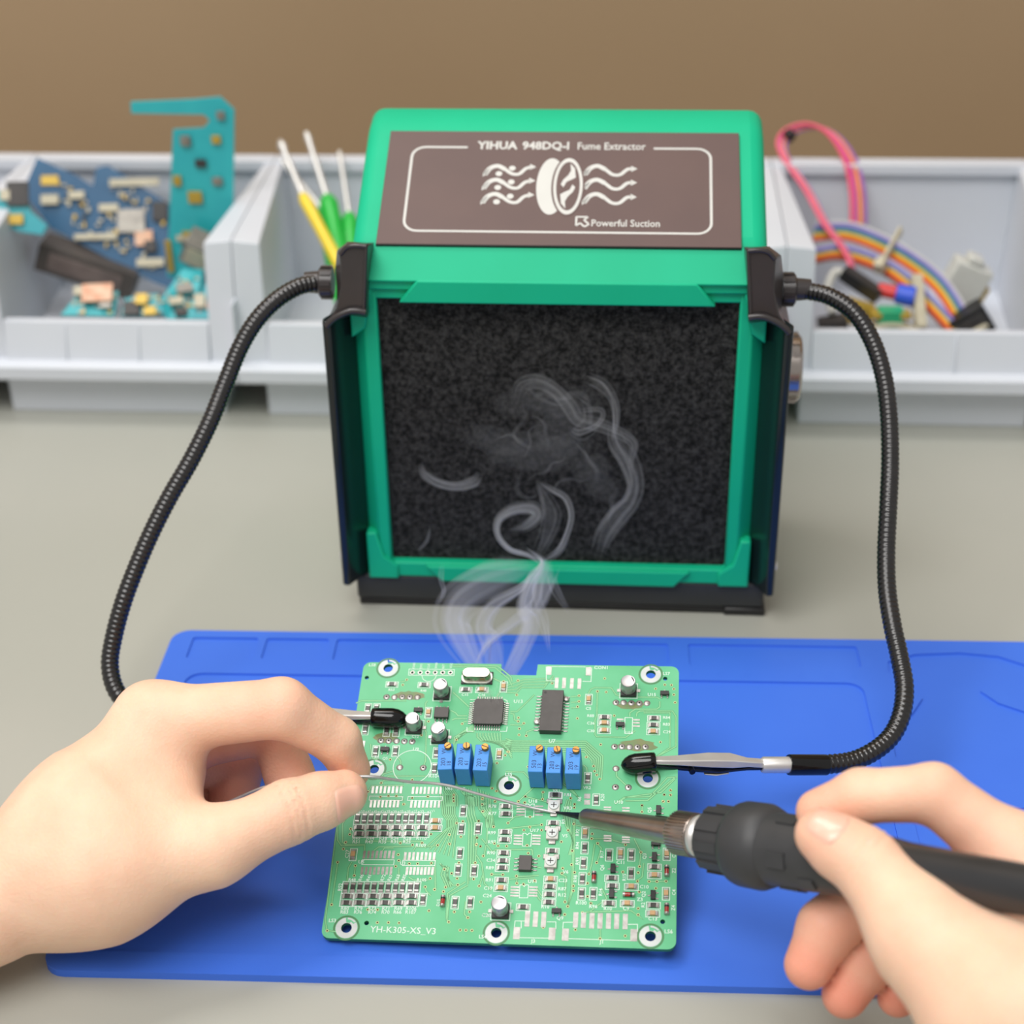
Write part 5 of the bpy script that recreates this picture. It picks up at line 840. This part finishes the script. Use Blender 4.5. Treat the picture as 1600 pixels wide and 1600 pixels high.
# ------------------------------------------------------------------ soldering iron
IP0, IP1 = Vector((-10.6, 399.4, 23.1)), Vector((104.6, 301.0, 86.1))
iron = empty('soldering_iron', IP0)
tag(iron, 'black gripped soldering iron with burnished steel barrel touching the board', 'soldering iron')
X = frame_from((0, 0, 0), IP1 - IP0)
m = MB(); m.lathe([(0, .05), (.5, .3), (4, .6), (9, 1.0), (13.8, 1.5), (14, .2)], 20, 0, X); m.build('tip', M['tip'], iron, smooth=60)
m = MB(); m.lathe([(12.6, 1.2), (12.6, 2.2), (13.2, 2.6), (14.2, 2.8), (30, 3.45), (52.5, 4.1), (52.5, .1)], 32, 0, X); b_ = m.build('barrel', M['barrel'], iron, smooth=45)
for t_, a in ((45.5, 1.1), (47, -1.9), (45.5, -.4)):
    Y_ = X @ Matrix.Rotation(a, 4, 'Z') @ Matrix.Translation((3.93, 0, t_))
    s_ = MB(); s_.prism([(p[1]*.9, p[0]) for p in rrect(-2.6, 2.6, -.75, .75, .74, 5)], -.6, .1, 'x', 0, Y_); s_.build('vent_slot', M['hole'], b_)
m = MB(); m.lathe([(51.5, 2), (51.5, 5.9), (52, 6.15), (59, 6.15), (59.6, 5.9)], 72, 0, X)
for k in range(40): m.box(-.22, .22, 6.05, 6.45, 51.9, 59.2, 0, X @ Matrix.Rotation(2*math.pi*k/40, 4, 'Z'))
m.build('knurled_nut', M['barrel'], iron, smooth=35)
m = MB(); m.lathe([(59.4, 4.6), (60, 6.0), (61.2, 6.2), (62, 5.4), (63, 5.0), (64, 5.4), (65, 5.2), (67, 4.8)], 40, 0, X); m.build('threaded_ring', M['steel'], iron, smooth=50)
m = MB(); m.lathe([(64.8, 4.6), (65.0, 8.6), (65.8, 9.1), (74.8, 9.3), (75.4, 10.6), (76.6, 11.5), (78, 11.9), (84.8, 12.0), (87.6, 10.9), (88.4, 10.1), (100, 9.9), (112, 9.3), (122, 8.3), (131, 7.2), (132, .1)], 48, 0, X)
for k in range(10):
    Y_ = X @ Matrix.Rotation(2*math.pi*k/10, 4, 'Z')
    m.box(-1.4, 1.4, 8.6, 9.75, 66, 74.5, 0, Y_)
    if k % 2 == 0: m.box(-2.2, 2.2, 9.0, 10.35, 93, 99, 0, Y_)
    else: m.box(-1.6, 1.6, 8.8, 10.1, 102, 107, 0, Y_)
m.build('grip', M['grip'], iron, smooth=30)
m = MB(); m.lathe([(126, 5), (126, 7.4), (134, 7.1), (165, 6.3), (215, 6.4), (217, 5.6), (218, .1)], 40, 0, X); hd = m.build('handle', M['handle'], iron, smooth=45)
m = MB(); Y_ = X @ Matrix.Rotation(-1.15, 4, 'Z')
for t_, w_ in ((152, 5), (159, 6), (167, 7)):
    for q in range(3):
        a0 = -.32 + q*.24
        m.add([((6.72 if False else 6.95 - (t - 140)*.012)*math.cos(a0+da), (6.95 - (t - 140)*.012)*math.sin(a0+da), t) for t, da in ((t_, 0), (t_+w_*.8, 0), (t_+w_*.8, .13), (t_, .13))], [(0, 1, 2, 3)], 0, Y_)
m.build('printed_marking', M['tan'], hd, recalc=False)

# ------------------------------------------------------------------ hands: one smooth implicit surface per hand
def smin(a, b, k):
    h = np.maximum(k - np.abs(a - b), 0.0) / k
    return np.minimum(a, b) - h*h*k*0.25
def capsule(P, a, b, ra, rb):
    a = np.array(a, np.float32); b = np.array(b, np.float32); ab = b - a
    t = np.clip(((P - a) @ ab) / float(ab @ ab), 0, 1)
    return np.sqrt((((P - a) - t[:, None]*ab)**2).sum(1)) - (ra + (rb - ra)*t)
class Hand:
    def __init__(s, palm, fingers, creases=(), kp=11.0, kf=8.0):
        s.palm, s.fingers, s.creases, s.kp, s.kf = palm, fingers, creases, kp, kf
    def sdf(s, P):
        P = np.asarray(P, np.float32)
        d = None
        for (a, ra), (b, rb) in s.palm:
            c = capsule(P, a, b, ra, rb); d = c if d is None else smin(d, c, s.kp)
        out = d.copy()
        for ch in s.fingers:
            f = None
            for (a, ra), (b, rb) in zip(ch[:-1], ch[1:]):
                c = capsule(P, a, b, ra, rb); f = c if f is None else smin(f, c, 2.5)
            out = np.minimum(out, smin(d, f, s.kf))
        for p, ax, dr, r, amp, w in s.creases:     # small skin folds over the joints
            q = P - np.array(p, np.float32)
            t = q @ np.array(ax, np.float32)
            side = q @ np.array(dr, np.float32)
            near = np.exp(-((q**2).sum(1)) / (2*(r*.9)**2)) * np.clip(side / r + .2, 0, 1)
            out = out + amp * near * np.exp(-(t / w)**2)
        return out
    def grad(s, P, e=.25):
        g = np.empty_like(P)
        for i in range(3):
            q = P.copy(); q[:, i] += e; a = s.sdf(q); q[:, i] -= 2*e; g[:, i] = a - s.sdf(q)
        return g / np.maximum(np.linalg.norm(g, axis=1), 1e-6)[:, None]
    def mesh(s, h):
        pts = np.array([p for pr in s.palm for p, r in pr] + [p for ch in s.fingers for p, r in ch]); rr = max([r for pr in s.palm for p, r in pr])
        lo = pts.min(0) - rr - 4; hi = pts.max(0) + rr + 4
        n = np.ceil((hi - lo) / h).astype(int) + 1
        ax = [lo[i] + h*np.arange(n[i]) for i in range(3)]
        G = np.stack(np.meshgrid(*ax, indexing='ij'), -1).reshape(-1, 3).astype(np.float32)
        Fv = np.concatenate([s.sdf(c) for c in np.array_split(G, 12)]).reshape(n)
        # naive surface nets
        ins = Fv < 0
        c8 = [Fv[dx:n[0]-1+dx, dy:n[1]-1+dy, dz:n[2]-1+dz] for dx in (0, 1) for dy in (0, 1) for dz in (0, 1)]
        cnt = sum((c < 0).astype(int) for c in c8); act = (cnt > 0) & (cnt < 8)
        idx = -np.ones(act.shape, int); idx[act] = np.arange(act.sum())
        cells = np.argwhere(act)
        V = lo + (cells + .5) * h
        V = V.astype(np.float32)
        for it in range(6):
            d = s.sdf(V); g = s.grad(V); V = V - g * np.clip(d, -h, h)[:, None] * .9
        faces = []
        for a in range(3):
            b, c = (a+1) % 3, (a+2) % 3
            sl0 = [slice(None)]*3; sl1 = [slice(None)]*3
            sl0[a] = slice(0, n[a]-1); sl1[a] = slice(1, n[a])
            A, B_ = ins[tuple(sl0)], ins[tuple(sl1)]
            for flip, sel in ((False, A & ~B_), (True, ~A & B_)):
                e = np.argwhere(sel)
                e = e[(e[:, b] > 0) & (e[:, c] > 0) & (e[:, b] < n[b]-1) & (e[:, c] < n[c]-1)]
                q = []
                for db, dc in ((-1, -1), (0, -1), (0, 0), (-1, 0)):
                    k = e.copy(); k[:, b] += db; k[:, c] += dc; q.append(idx[k[:, 0], k[:, 1], k[:, 2]])
                q = np.stack(q, 1)
                faces.append(q[:, ::-1] if flip else q)
        return V, np.concatenate(faces)

def skin_material():
    m_ = bpy.data.materials.new('skin'); m_.use_nodes = True
    nt = m_.node_tree; b = nt.nodes['Principled BSDF']
    tc = nt.nodes.new('ShaderNodeTexCoord')
    n1 = nt.nodes.new('ShaderNodeTexNoise'); n1.inputs['Scale'].default_value = 70; n1.inputs['Detail'].default_value = 5
    nt.links.new(tc.outputs['Object'], n1.inputs['Vector'])
    r = nt.nodes.new('ShaderNodeValToRGB')
    r.color_ramp.elements[0].position = .3; r.color_ramp.elements[0].color = lin((238, 194, 166))
    r.color_ramp.elements[1].position = .7; r.color_ramp.elements[1].color = lin((246, 208, 180))
    nt.links.new(n1.outputs['Fac'], r.inputs['Fac'])
    at = nt.nodes.new('ShaderNodeAttribute'); at.attribute_name = 'blush'
    mx = nt.nodes.new('ShaderNodeMix'); mx.data_type = 'RGBA'
    mx.inputs['B'].default_value = lin((226, 122, 100))
    nt.links.new(at.outputs['Fac'], mx.inputs['Factor']); nt.links.new(r.outputs['Color'], mx.inputs['A']); nt.links.new(mx.outputs['Result'], b.inputs['Base Color'])
    b.inputs['Roughness'].default_value = .52; b.inputs['Specular IOR Level'].default_value = .35
    b.inputs['Subsurface Weight'].default_value = .35; b.inputs['Subsurface Radius'].default_value = (1.0, .36, .2); b.inputs['Subsurface Scale'].default_value = .004
    n2 = nt.nodes.new('ShaderNodeTexVoronoi'); n2.inputs['Scale'].default_value = 1100
    n3 = nt.nodes.new('ShaderNodeTexNoise'); n3.inputs['Scale'].default_value = 420; n3.inputs['Detail'].default_value = 4
    nt.links.new(tc.outputs['Object'], n2.inputs['Vector']); nt.links.new(tc.outputs['Object'], n3.inputs['Vector'])
    ad = nt.nodes.new('ShaderNodeMath'); ad.operation = 'ADD'; nt.links.new(n2.outputs['Distance'], ad.inputs[0]); nt.links.new(n3.outputs['Fac'], ad.inputs[1])
    bp = nt.nodes.new('ShaderNodeBump'); bp.inputs['Strength'].default_value = .16; bp.inputs['Distance'].default_value = .0005
    nt.links.new(ad.outputs[0], bp.inputs['Height']); nt.links.new(bp.outputs['Normal'], b.inputs['Normal'])
    return m_
M['skin'] = skin_material()
M['nail'] = mat('fingernail', (240, 186, 164), .3, c2=(244, 194, 172), scale=120, coat=.25, sss=.2)

def build_hand(H, label, blush, nails, h=1.05):
    V, Fc = H.mesh(h)
    me = bpy.data.meshes.new('hand')
    me.from_pydata((V*S).tolist(), [], Fc.tolist())
    me.materials.append(M['skin'])
    at = me.attributes.new('blush', 'FLOAT', 'POINT')
    w = np.zeros(len(V), np.float32)
    for p, r, a in blush: w = np.maximum(w, a*np.exp(-((V - np.array(p, np.float32))**2).sum(1) / (r*r)))
    at.data.foreach_set('value', w)
    me.polygons.foreach_set('use_smooth', [True]*len(me.polygons)); me.update()
    o = bpy.data.objects.new('hand', me); col.objects.link(o)
    tag(o, label, 'hand')
    for c, ax, nr, ln, wid, r in nails:
        ax = Vector(ax).normalized(); nr = Vector(nr); nr = (nr - ax*nr.dot(ax)).normalized(); sd = ax.cross(nr)
        nu, nv = 15, 13; pts = []
        for i in range(nu):
            for j in range(nv):
                t = -1 + 2*i/(nu-1); u_ = -1 + 2*j/(nv-1)
                # rounded free edge and cuticle
                s_ = t*ln/2*(1 - .22*u_*u_)
                an = u_*wid/2/r*(1 - .12*t*t)
                dirv = nr*math.cos(an) + sd*math.sin(an)
                q0 = np.array(Vector(c) + ax*s_ + dirv*(r + 7), np.float32); dv = np.array(dirv, np.float32)
                for it in range(14):
                    q0 = q0 - dv*float(H.sdf(q0[None])[0])*.9
                pts.append(q0 + dv*(.32 if abs(t) < .98 and abs(u_) < .98 else -.25))
        m_ = MB(); m_.add([tuple(p) for p in pts], [(i*nv+j, i*nv+j+1, (i+1)*nv+j+1, (i+1)*nv+j) for i in range(nu-1) for j in range(nv-1)])
        m_.build('fingernail', M['nail'], o, smooth=80)
    return o
def sub(a, b): return tuple(x - y for x, y in zip(a, b))
def unit(v): return tuple(Vector(v).normalized())
toCam = unit((0.0, -.80, .60))
R_W = random.Random(4)

# left hand: pinches the solder wire between index finger and thumb
lw = ((-152.2, 364.6, 31.3), 20.2)
l_imcp, l_ipip, l_idip, l_itip = (-133.5, 395.1, 59.9), (-93.2, 394.9, 65.7), (-77.8, 397.9, 51.3), (-74.1, 397.4, 40.3)
l_tcmc, l_tmcp, l_tip_, l_ttip = (-140.3, 358.3, 35.3), (-110.4, 362.0, 38.8), (-89.2, 373.9, 43.2), (-74.3, 383.6, 42.4)
l_mmcp, l_mpip, l_mdip, l_mtip = (-138.3, 406.9, 40.9), (-101.8, 415.7, 42.5), (-95.7, 406.5, 30.1), (-88.7, 396.2, 25.7)
l_rmcp, l_rpip, l_rdip, l_rtip = (-144.8, 415.9, 23.1), (-115.1, 426.2, 22.1), (-117.6, 418.1, 12.4), (-119.5, 408.1, 7.3)
l_smcp, l_spip, l_sdip, l_stip = (-151.5, 419.9, 8.8), (-129.2, 424.7, 8.9), (-128.3, 416.2, 4.2), (-130.4, 407.5, 3.4)
L_palm = [(((-226.4, 322.5, 14.0), 22.5), ((-172.9, 353.0, 27.4), 16.4)), (((-172.9, 353.0, 27.4), 16.4), lw),
          (lw, (l_imcp, 11)), (lw, (l_mmcp, 11.5)), (lw, (l_rmcp, 11)), (lw, (l_smcp, 9.5)),
          (lw, (l_tcmc, 18.5)), ((l_tcmc, 18.3), (l_tmcp, 9.8)),
          (((-147.6, 373.3, 41.8), 20), ((-132.3, 391.8, 44.2), 13)), (((-129.2, 385.2, 48.5), 8.5), ((-122.3, 367.0, 40.5), 8.5))]
L_fing = [[(l_imcp, 10.2), (l_ipip, 8.9), (l_idip, 7.1), (l_itip, 6.1)],
          [(l_mmcp, 10.0), (l_mpip, 8.4), (l_mdip, 7.6), (l_mtip, 6.6)],
          [(l_rmcp, 9.5), (l_rpip, 8.2), (l_rdip, 7.3), (l_rtip, 6.4)],
          [(l_smcp, 8.5), (l_spip, 7.0), (l_sdip, 6.2), (l_stip, 5.4)],
          [(l_tmcp, 10.0), (l_tip_, 9.4), ((-80.8, 379.0, 43.1), 8.4), (l_ttip, 7.2)]]
ta = unit(sub(l_ttip, l_tip_)); ia = unit(sub(l_ipip, l_imcp))
cr = []
for off in (-2.6, -.6, 1.7): cr.append((tuple(Vector(l_tip_) + Vector(ta)*off), ta, toCam, 9.0, 1.0, .6))
cr.append(((-110.5, 389.7, 54.4), unit(sub((-110.5, 389.7, 54.4), (-111.0, 380.8, 45.1))), unit((.2, -.8, .3)), 7, .0, 1))
LH = Hand(L_palm, L_fing, cr)
build_hand(LH, 'left hand pinching the solder wire between thumb and index finger', [(l_ipip, 13, .22), (l_itip, 9, .5), (l_ttip, 8, .35), (l_mpip, 15, .6), (l_mdip, 12, .6), (l_rpip, 16, .7), (l_rdip, 14, .7), ((-119.7, 403.4, 35.1), 18, .5), (l_tip_, 8, .18), (l_imcp, 9, .12)],
           [(tuple(Vector(l_ttip) - Vector(ta)*1.0), ta, (.25, -.9, .22), 11.5, 11.5, 7.4)])

# right hand: holds the iron like a pen
r_tip, r_ip, r_mcp, r_cmc = (60.2, 328.5, 77.9), (70.3, 321.7, 75.3), (84.0, 302.0, 68.0), (102.1, 282.4, 62.4)
ri_tip, ri_dip, ri_pip, ri_mcp = (61.5, 343.1, 73.1), (72.1, 343.5, 78.6), (90.6, 340.8, 82.2), (113.4, 328.7, 69.2)
rm_tip, rm_dip, rm_pip, rm_mcp = (60.0, 326.8, 33.3), (64.9, 332.8, 41.2), (75.4, 338.6, 48.1), (117.6, 327.4, 52.7)
rr_tip, rr_dip, rr_pip, rr_mcp = (70.3, 325.3, 23.8), (76.0, 330.7, 30.5), (86.9, 335.6, 37.9), (119.1, 326.6, 37.2)
rs_tip, rs_dip, rs_pip, rs_mcp = (85.0, 327.2, 21.6), (90.4, 330.2, 24.2), (98.0, 332.7, 27.9), (119.6, 325.3, 23.0)
rw = ((138.2, 287.3, 45.5), 25)
R_palm = [(((176.0, 272.6, 30.4), 27), rw), (rw, (ri_mcp, 11)), (rw, (rm_mcp, 11)), (rw, (rr_mcp, 11)), (rw, (rs_mcp, 10)),
          (rw, (r_cmc, 20)), ((r_cmc, 20), (r_mcp, 12.8)), (((99.2, 317.5, 57.2), 8), ((114.4, 330.0, 61.4), 9))]
R_fing = [[(ri_mcp, 10), (ri_pip, 7.7), (ri_dip, 7.0), (ri_tip, 6.2)],
          [(rm_mcp, 10), (rm_pip, 8.6), (rm_dip, 7.8), (rm_tip, 6.7)],
          [(rr_mcp, 9.6), (rr_pip, 8.0), (rr_dip, 7.2), (rr_tip, 6.3)],
          [(rs_mcp, 8.6), (rs_pip, 6.9), (rs_dip, 6.2), (rs_tip, 5.5)],
          [(r_mcp, 12.6), (r_ip, 8.8), ((64.5, 325.6, 76.5), 8.0), (r_tip, 7.0)]]
ra_ = unit(sub(r_tip, r_ip))
cr = [(tuple(Vector(r_ip) + Vector(ra_)*off), ra_, (.3, -.5, .8), 8.5, .9, .6) for off in (-1.5, .5)]
RH = Hand(R_palm, R_fing, cr)
build_hand(RH, 'right hand holding the soldering iron like a pen', [(r_tip, 9, .45), (ri_tip, 11, .45), (rm_tip, 12, .8), (rm_dip, 12, .6), (rr_tip, 12, .85), (rr_dip, 12, .65), (rs_tip, 11, .85), (rs_dip, 11, .7), (ri_pip, 10, .15), ((94.2, 333.3, 69.0), 14, .4)],
           [(tuple(Vector(r_tip) - Vector(ra_)*.5), ra_, (.15, -.45, .9), 10.5, 10.5, 7.2)])

# ------------------------------------------------------------------ solder wire
wp = [(-119.4, 390.3, 28.5), (-111.6, 391.5, 31.8), (-99.1, 392.2, 37.7), (-82.8, 391.9, 41.6), (-68.0, 392.0, 42.2), (-62.2, 394.2, 39.6), (-56.0, 397.2, 36.1), (-49.1, 399.6, 33.7), (-43.1, 400.2, 32.1), (-35.4, 400.2, 29.4), (-27.2, 400.3, 26.7), (-18.3, 400.0, 24.3), (-10.6, 399.1, 23.2)]
m = MB(); m.tube(catmull(wp, 10), .48, 10); o = m.build('solder_wire', M['solder'], None, smooth=70)
tag(o, 'thin bent tin solder wire running from the left fingertips to the iron tip', 'solder wire')

# ------------------------------------------------------------------ smoke: thin lens shaped sheets of scattering vapour
def vapour(name, dens):
    sm = bpy.data.materials.new(name); sm.use_nodes = True
    nt = sm.node_tree; nt.nodes.remove(nt.nodes['Principled BSDF'])
    vs = nt.nodes.new('ShaderNodeVolumeScatter'); vs.inputs['Color'].default_value = (1, 1, 1, 1); vs.inputs['Density'].default_value = dens
    nt.links.new(vs.outputs['Volume'], nt.nodes['Material Output'].inputs['Volume'])
    return sm
VAP = [vapour('smoke_sheet', 60.0), vapour('smoke_strand', 200.0), vapour('smoke_haze', 8.0), vapour('smoke_column', 150.0)]
smoke = empty('smoke', (-32.1, 433.4, 38.2))
tag(smoke, 'white smoke curling up from the board into the black foam filter', 'smoke', kind='stuff')
so = Vector((-32.1, 433.4, 38.2))
cam_dir = Vector((0.05, -.86, .5))
def frames(pts, per=10):
    P = [p - so for p in catmull(pts, per)]; n = len(P); out = []
    for i, p in enumerate(P):
        t = (P[min(i+1, n-1)] - P[max(i-1, 0)]).normalized()
        a = t.cross(cam_dir).normalized(); out.append((p, a, t.cross(a)))
    return out
def ribbon_volume(fr, wf, tf, an, off, mt_, name='wisp'):
    rings = []; n = len(fr)
    for i, (p, a, b) in enumerate(fr):
        f = i/(n-1); q0 = an(f); A = a*math.cos(q0) + b*math.sin(q0); B_ = b*math.cos(q0) - a*math.sin(q0)
        c = p + A*off(f)
        rings.append([c + A*wf(f)*math.cos(q) + B_*tf(f)*math.sin(q)*abs(math.sin(q))**.6 for q in [2*math.pi*z/16 for z in range(16)]])
    m = MB(); m.loft(rings); return m.build(name, mt_, smoke, smooth=180)
rs_ = random.Random(11)
def wisp(pts, wid, thick, tw0, tw1, strands=4, sheet=0):
    fr = frames(pts)
    def W_(f):
        k = f*(len(wid)-1); j = min(int(k), len(wid)-2); return wid[j] + (wid[j+1]-wid[j])*(k-j)
    fade = lambda f: math.sin(min(1, 4*f + .03, 4*(1-f) + .03)*math.pi/2)
    an = lambda f: tw0 + (tw1-tw0)*f
    ribbon_volume(fr, lambda f: W_(f)*(.3+.7*fade(f)), lambda f: thick*.9*fade(f), an, lambda f: 0, VAP[sheet])
    for k in range(strands):
        base = -0.85 + 1.7*(k + rs_.uniform(-.2, .2))/max(1, strands-1); ph = rs_.uniform(0, 6); am = rs_.uniform(.15, .5); r = rs_.uniform(.18, .42)*thick/.8
        ribbon_volume(fr, lambda f: (r*1.6 + .12*W_(f))*(.25+.75*fade(f)), lambda f: r*fade(f)*(.75+.25*math.sin(7*f+ph)), an, lambda f: W_(f)*(base + am*math.sin(ph + 4.5*f)), VAP[1], 'strand')
def haze(c, rx, rz, seed):
    rn = random.Random(seed); m = MB(); rings = []
    c = Vector(c) - so; ph = [rn.uniform(0, 6) for _ in range(4)]
    for i in range(1, 12):
        lat = math.pi*i/12 - math.pi/2
        ring = []
        for j in range(24):
            lon = 2*math.pi*j/24; k = 1 + .25*math.sin(2*lon+ph[0]) + .18*math.sin(3*lon+ph[1]+lat*2) + .12*math.sin(5*lat+ph[2])
            ring.append(c + Vector((rx*k*math.cos(lat)*math.cos(lon), 3.0*math.sin(lat), rz*k*math.cos(lat)*math.sin(lon))))
        rings.append(ring)
    m.loft(rings); m.build('haze', VAP[2], smoke, smooth=180)
W = [
 ([(-32.6, 435.6, 37.9), (-37.9, 452.0, 38.9), (-44.8, 470.0, 39.5), (-48.6, 484.0, 39.4), (-46.6, 494.0, 41.0), (-38.5, 505.0, 41.5), (-29.4, 512.0, 41.4), (-20.6, 518.0, 40.8)], [2, 4, 6, 6, 7, 8, 7, 4], .8, .9, .2),
 ([(-31.1, 436.0, 38.1), (-28.4, 452.0, 36.4), (-24.0, 468.0, 38.5), (-22.0, 480.0, 39.8), (-24.2, 490.0, 41.3), (-22.0, 503.0, 42.5), (-18.2, 516.0, 42.6), (-24.6, 522.0, 45.8)], [2, 3, 4, 4, 4, 5, 4, 3], .9, .3, 1.3),
 ([(-39.8, 454.0, 38.8), (-35.8, 468.0, 39.7), (-27.9, 480.0, 39.7), (-19.7, 490.0, 41.3), (-17.4, 505.0, 42.6), (-15.8, 516.0, 44.1)], [2, 3, 3, 4, 5, 4], .7, 1.2, .2),
 ([(-33.1, 436.8, 38.3), (-32.9, 455.0, 36.8), (-34.5, 468.0, 38.4), (-37.4, 480.0, 39.6), (-34.1, 490.0, 41.1), (-26.0, 500.0, 41.6), (-20.9, 512.0, 40.9)], [1.5, 3, 5, 5, 5, 4, 3], .6, .2, 1.2),
 ([(-18.2, 516.0, 41.2), (-23.6, 520.0, 43.4), (-30.8, 523.0, 44.3), (-35.2, 526.0, 48.6), (-34.8, 528.0, 54.1), (-29.5, 530.0, 57.1), (-22.9, 531.0, 57.2), (-21.0, 531.0, 54.2), (-25.3, 530.0, 50.2), (-31.5, 529.0, 49.1)], [2.5, 2.5, 2, 2, 2.5, 3, 3, 2.5, 2, 1], .9, 1.3, .3),
 ([(-19.7, 518.0, 41.4), (-12.6, 521.0, 44.6), (-9.3, 525.0, 49.8), (-7.7, 528.0, 56.4), (-9.9, 531.0, 62.0), (-15.2, 532.0, 65.0), (-20.5, 533.0, 67.9)], [3, 3, 2, 2, 2, 1.5, 1], .8, 1.2, .6),
 ([(-20.7, 520.0, 42.4), (-16.8, 526.0, 48.3), (-15.2, 529.0, 55.7), (-18.1, 532.0, 62.2), (-21.4, 533.0, 68.4)], [2.5, 3, 4, 3, 1.5], .5, .3, 1.0),
 ([(3.1, 522.0, 42.6), (5.4, 527.0, 48.8), (9.7, 530.0, 55.4), (13.9, 532.0, 60.6), (15.2, 533.0, 67.5), (12.7, 535.0, 75.3), (8.3, 536.0, 83.2), (7.2, 537.0, 91.9)], [4, 5, 5, 4, 4, 5, 5, 3], .8, .3, .9),
 ([(14.7, 533.0, 66.1), (13.9, 535.0, 74.5), (14.9, 536.0, 82.0), (10.1, 537.0, 85.9), (1.9, 538.0, 89.0), (-5.4, 538.0, 91.1), (-8.7, 539.0, 95.8), (-13.9, 540.0, 102.0), (-20.4, 540.0, 105.6), (-26.2, 540.0, 104.0), (-28.4, 540.0, 98.8)], [1.5, 1.5, 2, 2.5, 3, 3, 3.5, 3, 3.5, 4, 3], .7, .9, .2),
 ([(7.4, 536.0, 83.2), (8.2, 537.0, 92.0), (7.1, 539.0, 98.8), (2.9, 540.0, 104.7), (-3.0, 540.0, 107.8)], [1.5, 2, 2, 2.5, 2], .6, 1.0, .3),
 ([(-7.5, 538.0, 93.9), (2.5, 538.0, 94.8), (1.6, 538.0, 89.5), (-5.1, 537.0, 86.3), (-9.1, 537.0, 88.4)], [1, 1.3, 1.3, 2, 1], .6, .8, .8),
 ([(-64.1, 535.0, 74.5), (-62.8, 534.0, 69.6), (-58.2, 533.0, 66.7), (-51.1, 533.0, 65.4), (-44.8, 533.0, 67.6), (-42.4, 534.0, 70.9)], [.8, 1.6, 2, 2.2, 3, 1.5], .8, .8, .4),
 ([(-56.0, 518.0, 40.9), (-55.7, 508.0, 40.2), (-53.8, 500.0, 39.8), (-54.8, 492.0, 39.5)], [.5, .8, .8, .4], .5, .5, .5),
 ([(-60.6, 526.0, 52.7), (-61.8, 522.0, 48.1), (-64.9, 518.0, 45.8)], [.4, .8, .4], .5, .5, .5),
 ([(-14.3, 462.0, 40.2), (-16.6, 478.0, 41.2), (-19.7, 490.0, 42.7), (-19.2, 504.0, 43.3)], [.8, 2, 2.5, 2], .5, .8, .4),
 ([(-7.7, 484.0, 41.4), (-12.1, 497.0, 42.4), (-15.6, 510.0, 42.3)], [.6, 1.5, 1.5], .5, .5, .5),
]
for k, w_ in enumerate(W): wisp(*w_, strands=2 if max(w_[1]) < 2.3 else 4, sheet=3 if k < 5 else 0)
for hz in (((-18.1, 536.0, 77.6), 17, 9, 1), ((-11.0, 537.0, 90.5), 12, 13, 2), ((-21.6, 538.0, 99.0), 11, 9, 3), ((0.9, 534.0, 69.5), 9, 9, 5), ((-32.3, 536.0, 82.9), 13, 8, 7)): haze(*hz)
# faint curls drifting in front of the foam
for k in range(16):
    c = Vector(rs_.choice(((-18.1, 536.0, 80.3), (-11.0, 537.0, 90.5), (-21.6, 539.0, 99.8), (-21.7, 534.0, 69.2), (-39.5, 534.0, 70.4), (0.9, 534.0, 70.8))))
    an_ = rs_.uniform(0, 6.28); pts = []
    c = c + Vector((rs_.uniform(-7, 7), rs_.uniform(-2, 1), rs_.uniform(-6, 6)))
    for q in range(6):
        pts.append(tuple(c)); an_ += rs_.uniform(-.9, 1.1); c = c + Vector((math.cos(an_)*4.2, rs_.uniform(-.4, .4), math.sin(an_)*4.2))
    fr = frames(pts, 7); r0 = rs_.uniform(.25, .45); w0 = rs_.uniform(.6, 2.2)
    ribbon_volume(fr, lambda f: w0*math.sin(math.pi*min(.98, max(.02, f))), lambda f: r0*math.sin(math.pi*min(.99, max(.01, f))), lambda f: .4+f, lambda f: 0, VAP[0], 'curl')
